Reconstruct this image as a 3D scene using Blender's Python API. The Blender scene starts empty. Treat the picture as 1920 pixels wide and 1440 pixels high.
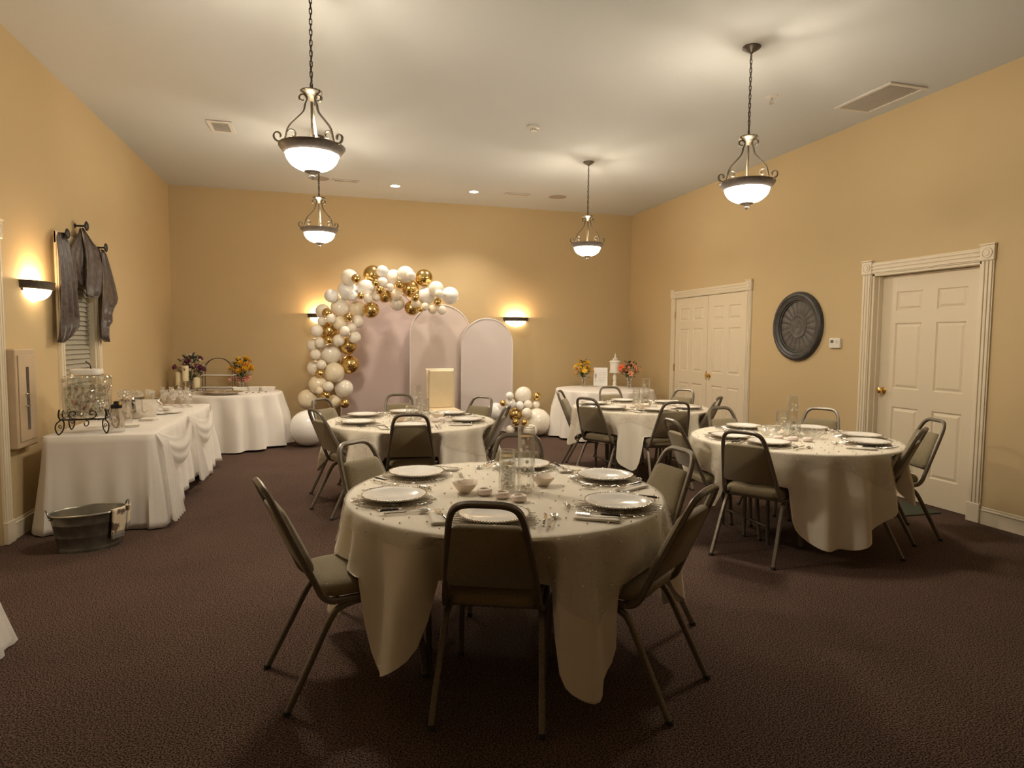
import bpy, math, random
from math import pi, sin, cos, radians, sqrt, atan2, hypot, exp
from mathutils import Vector, Matrix

scene = bpy.context.scene
COL = scene.collection
random.seed(7)

# ------------------------------------------------------------------ camera
YAW, PITCH, ROLL, EYE, FPX = 0.278, -0.0675, 0.0084, 1.4973, 1201.5
fw = Vector((sin(YAW) * cos(PITCH), cos(YAW) * cos(PITCH), sin(PITCH)))
rt = Vector((cos(YAW), -sin(YAW), 0))
up = rt.cross(fw)
r2 = rt * cos(ROLL) + up * sin(ROLL)
u2 = -rt * sin(ROLL) + up * cos(ROLL)
cam = bpy.data.cameras.new('camera')
cam.sensor_width = 36.0
cam.lens = FPX / 1920 * 36.0
cam.clip_start = 0.05
camo = bpy.data.objects.new('camera', cam)
COL.objects.link(camo)
camo.matrix_world = Matrix(((r2.x, u2.x, -fw.x, 0), (r2.y, u2.y, -fw.y, 0), (r2.z, u2.z, -fw.z, EYE), (0, 0, 0, 1)))
scene.camera = camo

# ------------------------------------------------------------------ world and exposure
world = bpy.data.worlds.new('world')
scene.world = world
world.use_nodes = True
world.node_tree.nodes['Background'].inputs[0].default_value = (0.9, 0.75, 0.55, 1)
world.node_tree.nodes['Background'].inputs[1].default_value = 0.02
scene.view_settings.view_transform = 'Standard'
scene.view_settings.look = 'None'
scene.view_settings.gamma = 1.0
scene.view_settings.use_curve_mapping = False
scene.view_settings.exposure = 1.15
LAMP = (1.0, 0.89, 0.70)       # colour of the pendant bulbs
WARM = (1.0, 0.66, 0.34)       # colour of the sconce bulbs
BOWL_GLOW = 62.0
BULB_W = 6.5
SCONCE_W = 3.2
SPOT_W = 60.0

# ------------------------------------------------------------------ room size
XL, XR, YB, YF, ZC = -2.258, 5.246, 10.632, -2.6, 3.748

# ------------------------------------------------------------------ materials
def mat(name, color, rough=0.6, metal=0.0, noise=None, bump=None, sheen=0.0, coat=0.0, spec=0.5, emit=None, alpha=None, subs=0.0):
    """noise=(scale, second colour, contrast lo, hi), bump=(scale, strength)"""
    m = bpy.data.materials.new(name)
    m.use_nodes = True
    nt = m.node_tree
    b = nt.nodes['Principled BSDF']
    b.inputs['Base Color'].default_value = (*color, 1)
    b.inputs['Roughness'].default_value = rough
    b.inputs['Metallic'].default_value = metal
    b.inputs['Specular IOR Level'].default_value = spec
    if sheen:
        b.inputs['Sheen Weight'].default_value = sheen
    if coat:
        b.inputs['Coat Weight'].default_value = coat
        b.inputs['Coat Roughness'].default_value = 0.12
    if emit:
        b.inputs['Emission Color'].default_value = (*emit[0], 1)
        b.inputs['Emission Strength'].default_value = emit[1]
    tc = None
    if noise or bump:
        tc = nt.nodes.new('ShaderNodeTexCoord')
    if noise:
        n = nt.nodes.new('ShaderNodeTexNoise')
        n.inputs['Scale'].default_value = noise[0]
        n.inputs['Detail'].default_value = 3
        r = nt.nodes.new('ShaderNodeValToRGB')
        r.color_ramp.elements[0].position = noise[2]
        r.color_ramp.elements[0].color = (*color, 1)
        r.color_ramp.elements[1].position = noise[3]
        r.color_ramp.elements[1].color = (*noise[1], 1)
        nt.links.new(tc.outputs['Object'], n.inputs['Vector'])
        nt.links.new(n.outputs['Fac'], r.inputs['Fac'])
        nt.links.new(r.outputs['Color'], b.inputs['Base Color'])
    if bump:
        n2 = nt.nodes.new('ShaderNodeTexNoise')
        n2.inputs['Scale'].default_value = bump[0]
        n2.inputs['Detail'].default_value = 2
        bp = nt.nodes.new('ShaderNodeBump')
        bp.inputs['Strength'].default_value = bump[1]
        bp.inputs['Distance'].default_value = 0.01
        nt.links.new(tc.outputs['Object'], n2.inputs['Vector'])
        nt.links.new(n2.outputs['Fac'], bp.inputs['Height'])
        nt.links.new(bp.outputs['Normal'], b.inputs['Normal'])
    if alpha is not None:
        out = nt.nodes['Material Output']
        tr = nt.nodes.new('ShaderNodeBsdfTransparent')
        mx = nt.nodes.new('ShaderNodeMixShader')
        mx.inputs[0].default_value = alpha
        nt.links.new(tr.outputs[0], mx.inputs[1])
        nt.links.new(b.outputs[0], mx.inputs[2])
        nt.links.new(mx.outputs[0], out.inputs['Surface'])
    return m

def glass_mat(name, tint=(0.995, 0.995, 0.985), base=0.05, edge=0.75, rough=0.03, bump=None):
    """thin clear glass: see-through with bright fresnel reflections"""
    m = bpy.data.materials.new(name)
    m.use_nodes = True
    nt = m.node_tree
    nt.nodes.remove(nt.nodes['Principled BSDF'])
    out = nt.nodes['Material Output']
    tr = nt.nodes.new('ShaderNodeBsdfTransparent')
    tr.inputs[0].default_value = (*tint, 1)
    gl = nt.nodes.new('ShaderNodeBsdfGlossy')
    gl.inputs['Color'].default_value = (0.95, 0.95, 0.95, 1)
    gl.inputs['Roughness'].default_value = rough
    lw = nt.nodes.new('ShaderNodeLayerWeight')
    lw.inputs['Blend'].default_value = 0.35
    mr = nt.nodes.new('ShaderNodeMapRange')
    mr.inputs['To Min'].default_value = base
    mr.inputs['To Max'].default_value = edge
    mx = nt.nodes.new('ShaderNodeMixShader')
    nt.links.new(lw.outputs['Facing'], mr.inputs['Value'])
    nt.links.new(mr.outputs[0], mx.inputs[0])
    nt.links.new(tr.outputs[0], mx.inputs[1])
    nt.links.new(gl.outputs[0], mx.inputs[2])
    nt.links.new(mx.outputs[0], out.inputs['Surface'])
    if bump:
        tc = nt.nodes.new('ShaderNodeTexCoord')
        n2 = nt.nodes.new('ShaderNodeTexVoronoi')
        n2.inputs['Scale'].default_value = bump[0]
        bp = nt.nodes.new('ShaderNodeBump')
        bp.inputs['Strength'].default_value = bump[1]
        bp.inputs['Distance'].default_value = 0.02
        nt.links.new(tc.outputs['Object'], n2.inputs['Vector'])
        nt.links.new(n2.outputs['Distance'], bp.inputs['Height'])
        nt.links.new(bp.outputs['Normal'], gl.inputs['Normal'])
        nt.links.new(bp.outputs['Normal'], lw.inputs['Normal'])
    return m

def carpet_mat():
    m = bpy.data.materials.new('carpet')
    m.use_nodes = True
    nt = m.node_tree
    b = nt.nodes['Principled BSDF']
    b.inputs['Roughness'].default_value = 1.0
    b.inputs['Specular IOR Level'].default_value = 0.1
    tc = nt.nodes.new('ShaderNodeTexCoord')
    n1 = nt.nodes.new('ShaderNodeTexNoise')
    n1.inputs['Scale'].default_value = 150
    n1.inputs['Detail'].default_value = 2
    rp = nt.nodes.new('ShaderNodeValToRGB')
    rp.color_ramp.elements[0].position = 0.40
    rp.color_ramp.elements[0].color = (0.022, 0.013, 0.009, 1)
    rp.color_ramp.elements[1].position = 0.62
    rp.color_ramp.elements[1].color = (0.245, 0.155, 0.120, 1)
    n2 = nt.nodes.new('ShaderNodeTexNoise')
    n2.inputs['Scale'].default_value = 1.6
    mx = nt.nodes.new('ShaderNodeMix')
    mx.data_type = 'RGBA'
    mx.blend_type = 'MULTIPLY'
    mx.inputs['Factor'].default_value = 0.35
    nt.links.new(tc.outputs['Object'], n1.inputs['Vector'])
    nt.links.new(tc.outputs['Object'], n2.inputs['Vector'])
    nt.links.new(n1.outputs['Fac'], rp.inputs['Fac'])
    nt.links.new(rp.outputs['Color'], mx.inputs['A'])
    nt.links.new(n2.outputs['Fac'], mx.inputs['B'])
    nt.links.new(mx.outputs['Result'], b.inputs['Base Color'])
    bp = nt.nodes.new('ShaderNodeBump')
    bp.inputs['Strength'].default_value = 0.8
    bp.inputs['Distance'].default_value = 0.012
    nt.links.new(n1.outputs['Fac'], bp.inputs['Height'])
    nt.links.new(bp.outputs['Normal'], b.inputs['Normal'])
    return m

M = {}
M['carpet'] = carpet_mat()
M['wall'] = mat('wall_paint', (0.60, 0.455, 0.258), 0.75, bump=(220, 0.06), noise=(0.8, (0.58, 0.437, 0.244), 0.35, 0.7), spec=0.25)
M['ceil'] = mat('ceiling_paint', (0.60, 0.610, 0.60), 0.9, bump=(140, 0.05), spec=0.1)
M['trim'] = mat('trim_paint', (0.76, 0.66, 0.50), 0.42, bump=(60, 0.02))
M['door'] = mat('door_paint', (0.74, 0.635, 0.475), 0.45, bump=(60, 0.02))
M['brass'] = mat('brass', (0.80, 0.55, 0.20), 0.22, 1.0, noise=(30, (0.7, 0.47, 0.16), 0.4, 0.7))
M['cloth'] = mat('white_table_linen', (0.78, 0.725, 0.67), 0.85, bump=(400, 0.08), sheen=0.2, spec=0.2)
M['cloth_iv'] = mat('ivory_table_linen', (0.86, 0.79, 0.68), 0.85, bump=(400, 0.08), sheen=0.2, spec=0.2)
M['organza'] = mat('pearl_organza', (0.88, 0.82, 0.71), 0.6, alpha=0.30, noise=(500, (0.84, 0.78, 0.67), 0.4, 0.6))
M['tulle'] = mat('white_tulle', (0.86, 0.81, 0.76), 0.7, alpha=0.55, noise=(140, (0.80, 0.75, 0.70), 0.4, 0.6))
M['pearl'] = mat('pearl', (0.85, 0.80, 0.70), 0.15, coat=1.0, noise=(20, (0.80, 0.74, 0.62), 0.4, 0.6))
M['fabric'] = mat('olive_chair_fabric', (0.190, 0.150, 0.088), 0.85, noise=(260, (0.30, 0.245, 0.148), 0.35, 0.65), bump=(300, 0.25), sheen=0.3, spec=0.2)
M['chair_metal'] = mat('chair_bronze_paint', (0.155, 0.130, 0.100), 0.38, 0.35, noise=(90, (0.21, 0.178, 0.137), 0.35, 0.7))
M['rubber'] = mat('black_rubber', (0.02, 0.02, 0.02), 0.7, noise=(60, (0.03, 0.03, 0.03), 0.4, 0.6))
M['table_wood'] = mat('table_laminate', (0.35, 0.27, 0.18), 0.5, noise=(8, (0.28, 0.20, 0.13), 0.4, 0.6))
M['table_leg'] = mat('table_leg_steel', (0.12, 0.11, 0.10), 0.4, 0.6, noise=(40, (0.16, 0.15, 0.13), 0.4, 0.6))
M['china'] = mat('white_china', (0.90, 0.87, 0.83), 0.16, noise=(5, (0.83, 0.79, 0.73), 0.4, 0.6))
M['bead'] = mat('silver_bead', (0.80, 0.76, 0.68), 0.16, 0.9, noise=(60, (0.72, 0.68, 0.6), 0.4, 0.6))
M['wire'] = mat('silver_wire', (0.72, 0.66, 0.58), 0.28, 0.9, noise=(80, (0.55, 0.50, 0.44), 0.4, 0.6))
M['steel'] = mat('polished_steel', (0.78, 0.75, 0.70), 0.14, 1.0, noise=(20, (0.70, 0.67, 0.62), 0.4, 0.6))
M['silver'] = mat('silver_plate', (0.82, 0.77, 0.70), 0.16, 1.0, noise=(12, (0.74, 0.69, 0.61), 0.4, 0.6))
M['black_handle'] = mat('black_handle', (0.012, 0.012, 0.012), 0.25, noise=(60, (0.02, 0.02, 0.02), 0.4, 0.6))
M['napkin'] = mat('napkin_linen', (0.80, 0.74, 0.65), 0.9, bump=(300, 0.1), spec=0.2)
M['glass'] = glass_mat('clear_glass')
M['cut_glass'] = glass_mat('cut_glass', base=0.12, edge=0.8, bump=(30, 0.9))
M['tex_glass'] = glass_mat('dispenser_glass', tint=(0.90, 0.90, 0.86), base=0.16, edge=0.75, bump=(22, 1.0))
M['plastic'] = glass_mat('ribbed_clear_plastic', tint=(0.95, 0.93, 0.90), base=0.34, edge=0.85, rough=0.14)
M['water'] = glass_mat('water_surface', tint=(0.99, 0.99, 0.97), base=0.18, edge=0.6)
M['bowl_pink'] = mat('blush_ceramic', (0.85, 0.73, 0.61), 0.4, noise=(12, (0.82, 0.70, 0.58), 0.4, 0.6))
M['tealight'] = mat('frosted_pink_glass', (0.89, 0.77, 0.72), 0.35, noise=(20, (0.86, 0.74, 0.69), 0.4, 0.6))
M['wax'] = mat('ivory_wax', (0.84, 0.74, 0.50), 0.5, noise=(20, (0.80, 0.70, 0.46), 0.4, 0.6))
M['bal_w'] = mat('white_latex', (0.92, 0.90, 0.88), 0.14, coat=0.4, noise=(3, (0.90, 0.88, 0.86), 0.4, 0.6))
M['bal_c'] = mat('cream_pearl_latex', (0.89, 0.82, 0.71), 0.14, coat=0.4, noise=(3, (0.87, 0.80, 0.69), 0.4, 0.6))
M['bal_i'] = mat('ivory_latex', (0.88, 0.77, 0.58), 0.14, coat=0.4, noise=(3, (0.86, 0.75, 0.56), 0.4, 0.6))
M['bal_g'] = mat('chrome_gold_latex', (0.74, 0.53, 0.21), 0.18, 1.0, noise=(3, (0.70, 0.50, 0.195), 0.4, 0.6))
M['panel_a'] = mat('mauve_backdrop_cover', (0.64, 0.51, 0.485), 0.8, noise=(2, (0.62, 0.49, 0.47), 0.4, 0.6), spec=0.2)
M['panel_b'] = mat('taupe_backdrop_cover', (0.68, 0.57, 0.52), 0.8, noise=(2, (0.66, 0.55, 0.50), 0.4, 0.6), spec=0.2)
M['panel_c'] = mat('pale_lilac_backdrop_cover', (0.72, 0.64, 0.62), 0.8, noise=(2, (0.70, 0.62, 0.605), 0.4, 0.6), spec=0.2)
M['panel_rim'] = mat('white_backdrop_edge', (0.80, 0.76, 0.72), 0.5, noise=(20, (0.76, 0.72, 0.68), 0.4, 0.6))
M['ivory_vinyl'] = mat('ivory_upholstery', (0.80, 0.66, 0.44), 0.4, noise=(6, (0.77, 0.63, 0.41), 0.4, 0.6))
M['ivory_wood'] = mat('ivory_painted_wood', (0.82, 0.71, 0.52), 0.4, noise=(6, (0.78, 0.67, 0.48), 0.4, 0.6))
M['dark_bronze'] = mat('dark_bronze', (0.070, 0.055, 0.042), 0.42, 0.4, noise=(40, (0.11, 0.088, 0.066), 0.4, 0.65))
M['lamp_rim'] = mat('lamp_rim_bronze_glare', (0.22, 0.19, 0.175), 0.45, 0.25, noise=(40, (0.26, 0.23, 0.21), 0.4, 0.65))  # bronze lightened: glare from the lit bowl is put into the colour
M['pewter'] = mat('antique_silver', (0.15, 0.125, 0.092), 0.40, 0.5, noise=(60, (0.10, 0.082, 0.06), 0.4, 0.65))
M['lamp_glass'] = mat('lit_frosted_glass', (0.9, 0.85, 0.75), 0.4, emit=((1.0, 0.885, 0.70), BOWL_GLOW), noise=(6, (0.88, 0.82, 0.7), 0.4, 0.6))
M['sconce_glass'] = mat('lit_sconce_glass', (0.9, 0.8, 0.65), 0.4, emit=((1.0, 0.78, 0.47), 4.0), noise=(6, (0.88, 0.78, 0.62), 0.4, 0.6))
M['downlight'] = mat('downlight_lens', (0.9, 0.9, 0.9), 0.4, emit=((1.0, 0.93, 0.88), 12.0), noise=(6, (0.88, 0.88, 0.88), 0.4, 0.6))
M['vent'] = mat('vent_white_paint', (0.66, 0.62, 0.56), 0.6, noise=(30, (0.62, 0.58, 0.52), 0.4, 0.6))
M['vent_dark'] = mat('vent_shadow_metal', (0.10, 0.09, 0.08), 0.8, noise=(30, (0.13, 0.12, 0.10), 0.4, 0.6))
M['speaker'] = mat('speaker_grille', (0.40, 0.35, 0.29), 0.9, noise=(200, (0.33, 0.28, 0.23), 0.4, 0.6))
M['grey_fiber'] = mat('filter_fibre', (0.46, 0.44, 0.40), 0.95, noise=(40, (0.36, 0.345, 0.31), 0.35, 0.7))
M['scarf'] = mat('brown_patterned_scarf', (0.048, 0.033, 0.030), 0.45, noise=(24, (0.095, 0.068, 0.060), 0.42, 0.62), bump=(30, 0.2))
M['blind'] = mat('blind_slat', (0.40, 0.37, 0.29), 0.55, noise=(12, (0.37, 0.34, 0.265), 0.4, 0.6))
M['night'] = mat('night_window_pane', (0.02, 0.02, 0.022), 0.1, noise=(3, (0.025, 0.025, 0.03), 0.4, 0.6))
M['cabinet'] = mat('cabinet_tan_paint', (0.58, 0.44, 0.29), 0.5, noise=(8, (0.55, 0.415, 0.27), 0.4, 0.6))
M['dark_glass'] = mat('cabinet_glass_strip', (0.05, 0.045, 0.04), 0.12, noise=(4, (0.10, 0.095, 0.09), 0.35, 0.7))
M['medallion'] = mat('slate_medallion', (0.038, 0.036, 0.035), 0.4, noise=(14, (0.062, 0.058, 0.056), 0.38, 0.68), bump=(30, 0.15))
M['medallion_in'] = mat('aged_slate_plate', (0.070, 0.063, 0.056), 0.5, noise=(16, (0.125, 0.108, 0.092), 0.38, 0.68), bump=(40, 0.2))
M['white_plastic'] = mat('white_plastic', (0.78, 0.74, 0.67), 0.4, noise=(8, (0.75, 0.71, 0.64), 0.4, 0.6))
M['lcd'] = mat('lcd', (0.10, 0.11, 0.08), 0.3, noise=(8, (0.13, 0.14, 0.11), 0.4, 0.6))
M['grey_print'] = mat('grey_print', (0.50, 0.47, 0.45), 0.7, noise=(50, (0.56, 0.53, 0.51), 0.4, 0.6))
M['rose_print'] = mat('rose_print', (0.55, 0.36, 0.26), 0.7, noise=(50, (0.62, 0.44, 0.33), 0.4, 0.6))
M['paper'] = mat('white_card', (0.90, 0.88, 0.86), 0.6, noise=(5, (0.82, 0.78, 0.76), 0.4, 0.6))
M['iron'] = mat('black_wrought_iron', (0.012, 0.011, 0.010), 0.45, 0.3, noise=(60, (0.02, 0.018, 0.016), 0.4, 0.6))
M['galv'] = mat('galvanised_steel', (0.17, 0.165, 0.145), 0.33, 0.85, noise=(18, (0.24, 0.235, 0.21), 0.38, 0.65))
M['galv_in'] = mat('galvanised_rim', (0.42, 0.41, 0.37), 0.28, 0.9, noise=(18, (0.50, 0.49, 0.45), 0.38, 0.65))
M['towel'] = mat('printed_towel', (0.72, 0.60, 0.43), 0.9, noise=(13, (0.16, 0.11, 0.07), 0.52, 0.60), bump=(160, 0.3))
M['towel_band'] = mat('towel_grey_band', (0.26, 0.235, 0.20), 0.95, noise=(90, (0.20, 0.18, 0.15), 0.4, 0.6))
M['leaf'] = mat('dark_leaf', (0.030, 0.060, 0.022), 0.55, noise=(20, (0.055, 0.095, 0.035), 0.4, 0.65))
M['leaf_blue'] = mat('blue_green_leaf', (0.030, 0.055, 0.048), 0.6, noise=(20, (0.05, 0.08, 0.065), 0.4, 0.65))
M['stem'] = mat('green_stem', (0.060, 0.095, 0.030), 0.6, noise=(20, (0.08, 0.12, 0.045), 0.4, 0.6))
M['fl_yellow'] = mat('yellow_petal', (0.86, 0.56, 0.04), 0.6, noise=(40, (0.80, 0.44, 0.03), 0.4, 0.6))
M['fl_gold'] = mat('golden_petal', (0.85, 0.45, 0.05), 0.6, noise=(40, (0.78, 0.37, 0.03), 0.4, 0.6))
M['fl_pink'] = mat('peach_pink_petal', (0.82, 0.40, 0.30), 0.6, noise=(40, (0.85, 0.52, 0.40), 0.4, 0.6))
M['fl_orange'] = mat('orange_red_petal', (0.78, 0.14, 0.035), 0.6, noise=(40, (0.70, 0.10, 0.03), 0.4, 0.6))
M['fl_coral'] = mat('coral_petal', (0.80, 0.27, 0.14), 0.6, noise=(40, (0.84, 0.38, 0.22), 0.4, 0.6))
M['fl_purple'] = mat('plum_petal', (0.20, 0.045, 0.095), 0.6, noise=(40, (0.28, 0.08, 0.15), 0.4, 0.6))
M['fl_white'] = mat('cream_petal', (0.78, 0.70, 0.56), 0.6, noise=(40, (0.72, 0.63, 0.50), 0.4, 0.6))
M['urn'] = mat('white_glazed_urn', (0.80, 0.76, 0.69), 0.3, noise=(8, (0.76, 0.72, 0.65), 0.4, 0.6))
M['mat_green'] = mat('dark_green_door_mat', (0.035, 0.040, 0.025), 0.95, noise=(160, (0.06, 0.065, 0.04), 0.35, 0.65), bump=(200, 0.4))
M['ice'] = glass_mat('ice_and_fruit_water', tint=(0.86, 0.86, 0.82), base=0.35, edge=0.7, rough=0.08, bump=(34, 1.0))
M['berry'] = mat('red_berry_fruit', (0.42, 0.10, 0.09), 0.4, noise=(30, (0.55, 0.22, 0.18), 0.4, 0.6))

# ------------------------------------------------------------------ mesh builder
class MB:
    def __init__(s):
        s.v = []
        s.f = []
    def add(s, vs, fs, mtx=None):
        o = len(s.v)
        if mtx is not None:
            vs = [mtx @ Vector(p) for p in vs]
        s.v += [tuple(p) for p in vs]
        s.f += [tuple(i + o for i in f) for f in fs]
        return s
    def box(s, x0, x1, y0, y1, z0, z1, mtx=None, bev=0.0):
        if bev <= 0:
            vs = [(x0, y0, z0), (x1, y0, z0), (x1, y1, z0), (x0, y1, z0), (x0, y0, z1), (x1, y0, z1), (x1, y1, z1), (x0, y1, z1)]
            fs = [(3, 2, 1, 0), (4, 5, 6, 7), (0, 1, 5, 4), (1, 2, 6, 5), (2, 3, 7, 6), (3, 0, 4, 7)]
            return s.add(vs, fs, mtx)
        b = min(bev, (x1 - x0) / 2.01, (y1 - y0) / 2.01, (z1 - z0) / 2.01)
        rings = [(z0, b), (z0 + b, 0), (z1 - b, 0), (z1, b)]
        vs = []
        for z, i in rings:
            c = b
            a0, a1, b0, b1 = x0 + i, x1 - i, y0 + i, y1 - i
            k = c * 0.6 if i == 0 else 0.0
            if k:
                vs += [(a0 + k, b0, z), (a1 - k, b0, z), (a1, b0 + k, z), (a1, b1 - k, z), (a1 - k, b1, z), (a0 + k, b1, z), (a0, b1 - k, z), (a0, b0 + k, z)]
            else:
                e = 1e-4
                vs += [(a0 + e, b0, z), (a1 - e, b0, z), (a1, b0 + e, z), (a1, b1 - e, z), (a1 - e, b1, z), (a0 + e, b1, z), (a0, b1 - e, z), (a0, b0 + e, z)]
        fs = [tuple(range(7, -1, -1)), tuple(range(24, 32))]
        for r in range(3):
            for i in range(8):
                j = (i + 1) % 8
                fs.append((r * 8 + i, r * 8 + j, r * 8 + 8 + j, r * 8 + 8 + i))
        return s.add(vs, fs, mtx)
    def lathe(s, prof, seg=24, mtx=None, a0=0.0, a1=2 * pi, rf=None):
        """prof = [(r, z)...]; rf(angle, i) multiplies the radius"""
        full = abs(a1 - a0 - 2 * pi) < 1e-6
        n = seg if full else seg + 1
        vs, fs = [], []
        for i, (r, z) in enumerate(prof):
            for k in range(n):
                a = a0 + (a1 - a0) * k / seg
                q = r * (rf(a, i) if rf else 1)
                vs.append((q * cos(a), q * sin(a), z))
        for i in range(len(prof) - 1):
            for k in range(seg):
                j = (k + 1) % n
                fs.append((i * n + k, i * n + j, (i + 1) * n + j, (i + 1) * n + k))
        if full:
            if prof[0][0] > 1e-5:
                pass
            if prof[-1][0] > 1e-5:
                pass
        return s.add(vs, fs, mtx)
    def sphere(s, c, r, seg=12, rings=8, sc=(1, 1, 1), mtx=None):
        vs = [(c[0], c[1], c[2] - r * sc[2])]
        fs = []
        for i in range(1, rings):
            t = -pi / 2 + pi * i / rings
            for k in range(seg):
                a = 2 * pi * k / seg
                vs.append((c[0] + r * sc[0] * cos(t) * cos(a), c[1] + r * sc[1] * cos(t) * sin(a), c[2] + r * sc[2] * sin(t)))
        vs.append((c[0], c[1], c[2] + r * sc[2]))
        for k in range(seg):
            j = (k + 1) % seg
            fs.append((0, 1 + j, 1 + k))
            for i in range(rings - 2):
                b = 1 + i * seg
                fs.append((b + k, b + j, b + seg + j, b + seg + k))
            b = 1 + (rings - 2) * seg
            fs.append((b + k, b + j, len(vs) - 1))
        return s.add(vs, fs, mtx)
    def sweep(s, path, sec, closed=False, mtx=None, taper=None, upv=None):
        """sweep a 2D section [(a, b)...] along a 3D path"""
        P = [Vector(p) for p in path]
        n = len(P)
        T = []
        for i in range(n):
            if closed:
                t = P[(i + 1) % n] - P[i - 1]
            else:
                t = P[min(i + 1, n - 1)] - P[max(i - 1, 0)]
            T.append(t.normalized() if t.length > 1e-9 else Vector((0, 0, 1)))
        a = Vector(upv) if upv else (Vector((0, 0, 1)) if abs(T[0].z) < 0.9 else Vector((1, 0, 0)))
        N = (a - T[0] * a.dot(T[0])).normalized()
        m = len(sec)
        vs, fs = [], []
        for i in range(n):
            if i and not upv:
                N = (N - T[i] * N.dot(T[i])).normalized()
            elif upv:
                q = Vector(upv)
                q = q - T[i] * q.dot(T[i])
                if q.length > 1e-6:
                    N = q.normalized()
            Bn = T[i].cross(N)
            k = taper(i / (n - 1)) if taper else 1.0
            for (u, w) in sec:
                vs.append(P[i] + N * (u * k) + Bn * (w * k))
        for i in range(n if closed else n - 1):
            j = (i + 1) % n
            for q in range(m):
                w = (q + 1) % m
                fs.append((i * m + q, i * m + w, j * m + w, j * m + q))
        if not closed:
            fs.append(tuple(range(m - 1, -1, -1)))
            fs.append(tuple((n - 1) * m + q for q in range(m)))
        return s.add(vs, fs, mtx)
    def tube(s, path, r, seg=6, closed=False, mtx=None, taper=None):
        return s.sweep(path, [(r * cos(2 * pi * k / seg), r * sin(2 * pi * k / seg)) for k in range(seg)], closed, mtx, taper)
    def grid(s, fn, nu, nv, mtx=None):
        vs = [fn(i / nu, j / nv) for j in range(nv + 1) for i in range(nu + 1)]
        fs = [(j * (nu + 1) + i, j * (nu + 1) + i + 1, (j + 1) * (nu + 1) + i + 1, (j + 1) * (nu + 1) + i) for j in range(nv) for i in range(nu)]
        return s.add(vs, fs, mtx)
    def poly(s, pts, d, mtx=None):
        """extrude a closed outline of 3D points by vector d"""
        n = len(pts)
        vs = [tuple(p) for p in pts] + [tuple(Vector(p) + Vector(d)) for p in pts]
        fs = [tuple(range(n - 1, -1, -1)), tuple(range(n, 2 * n))]
        fs += [(i, (i + 1) % n, n + (i + 1) % n, n + i) for i in range(n)]
        return s.add(vs, fs, mtx)
    def mesh(s, name, m, smooth=True, angle=40):
        me = bpy.data.meshes.new(name)
        me.from_pydata(s.v, [], s.f)
        me.validate()
        me.materials.append(M[m] if isinstance(m, str) else m)
        if smooth:
            me.shade_smooth()
            try:
                me.set_sharp_from_angle(angle=radians(angle))
            except Exception:
                pass
        me.update()
        return me
    def build(s, name, m, parent=None, smooth=True, angle=40, loc=None):
        return link(name, s.mesh(name, m, smooth, angle), parent, loc)

def link(name, me, parent=None, loc=None, rot=None):
    o = bpy.data.objects.new(name, me)
    COL.objects.link(o)
    if parent is not None:
        o.parent = parent
    if loc is not None:
        o.location = loc
    if rot is not None:
        o.rotation_euler = rot
    return o

def tag(o, label=None, cat=None, group=None, kind=None):
    if label: o['label'] = label
    if cat: o['category'] = cat
    if group: o['group'] = group
    if kind: o['kind'] = kind
    return o

def thing(name, label, cat, loc=(0, 0, 0), rotz=0.0, group=None):
    o = bpy.data.objects.new(name, None)
    o.empty_display_size = 0.1
    COL.objects.link(o)
    o.location = loc
    o.rotation_euler = (0, 0, rotz)
    return tag(o, label, cat, group)

def dup(root, loc, rotz=0.0, label=None, group=None, scale=None):
    c = root.copy()
    COL.objects.link(c)
    c.location = loc
    c.rotation_euler = (0, 0, rotz)
    if scale:
        c.scale = scale
    if label: c['label'] = label
    if group: c['group'] = group
    for ch in list(root.children):
        d = ch.copy()
        COL.objects.link(d)
        d.parent = c
        for g in list(ch.children):
            e = g.copy()
            COL.objects.link(e)
            e.parent = d
    return c

def solid(o, t=0.002, off=0):
    m = o.modifiers.new('thickness', 'SOLIDIFY')
    m.thickness = t
    m.offset = off
    return o

def struct(name, mb, m, parent=None, label=None, smooth=False):
    o = mb.build(name, m, parent, smooth)
    if parent is None:
        o['kind'] = 'structure'
    if label:
        o['label'] = label
    return o

def light(name, kind, loc, power, color, parent=None, size=0.04, rot=None, spot=None):
    l = bpy.data.lights.new(name, kind)
    l.energy = power
    l.color = color
    if kind in ('POINT', 'SPOT'):
        l.shadow_soft_size = size
    if kind == 'SPOT':
        l.spot_size = spot[0]
        l.spot_blend = spot[1]
    o = bpy.data.objects.new(name, l)
    COL.objects.link(o)
    o.location = loc
    if rot: o.rotation_euler = rot
    if parent: o.parent = parent
    return o

def catmull(pts, n=6, closed=False):
    P = [Vector(p) for p in pts]
    out = []
    m = len(P)
    rng = range(m if closed else m - 1)
    for i in rng:
        p1, p2 = P[i], P[(i + 1) % m]
        p0 = P[i - 1] if (closed or i > 0) else p1 * 2 - p2
        p3 = P[(i + 2) % m] if (closed or i + 2 < m) else p2 * 2 - p1
        for k in range(n):
            t = k / n
            out.append(0.5 * ((2 * p1) + (p2 - p0) * t + (2 * p0 - 5 * p1 + 4 * p2 - p3) * t * t + (3 * p1 - p0 - 3 * p2 + p3) * t ** 3))
    if not closed:
        out.append(P[-1])
    return out

RSQ = lambda h: [(h, -h * .6), (h, h * .6), (h * .6, h), (-h * .6, h), (-h, h * .6), (-h, -h * .6), (-h * .6, -h), (h * .6, -h)]

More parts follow.
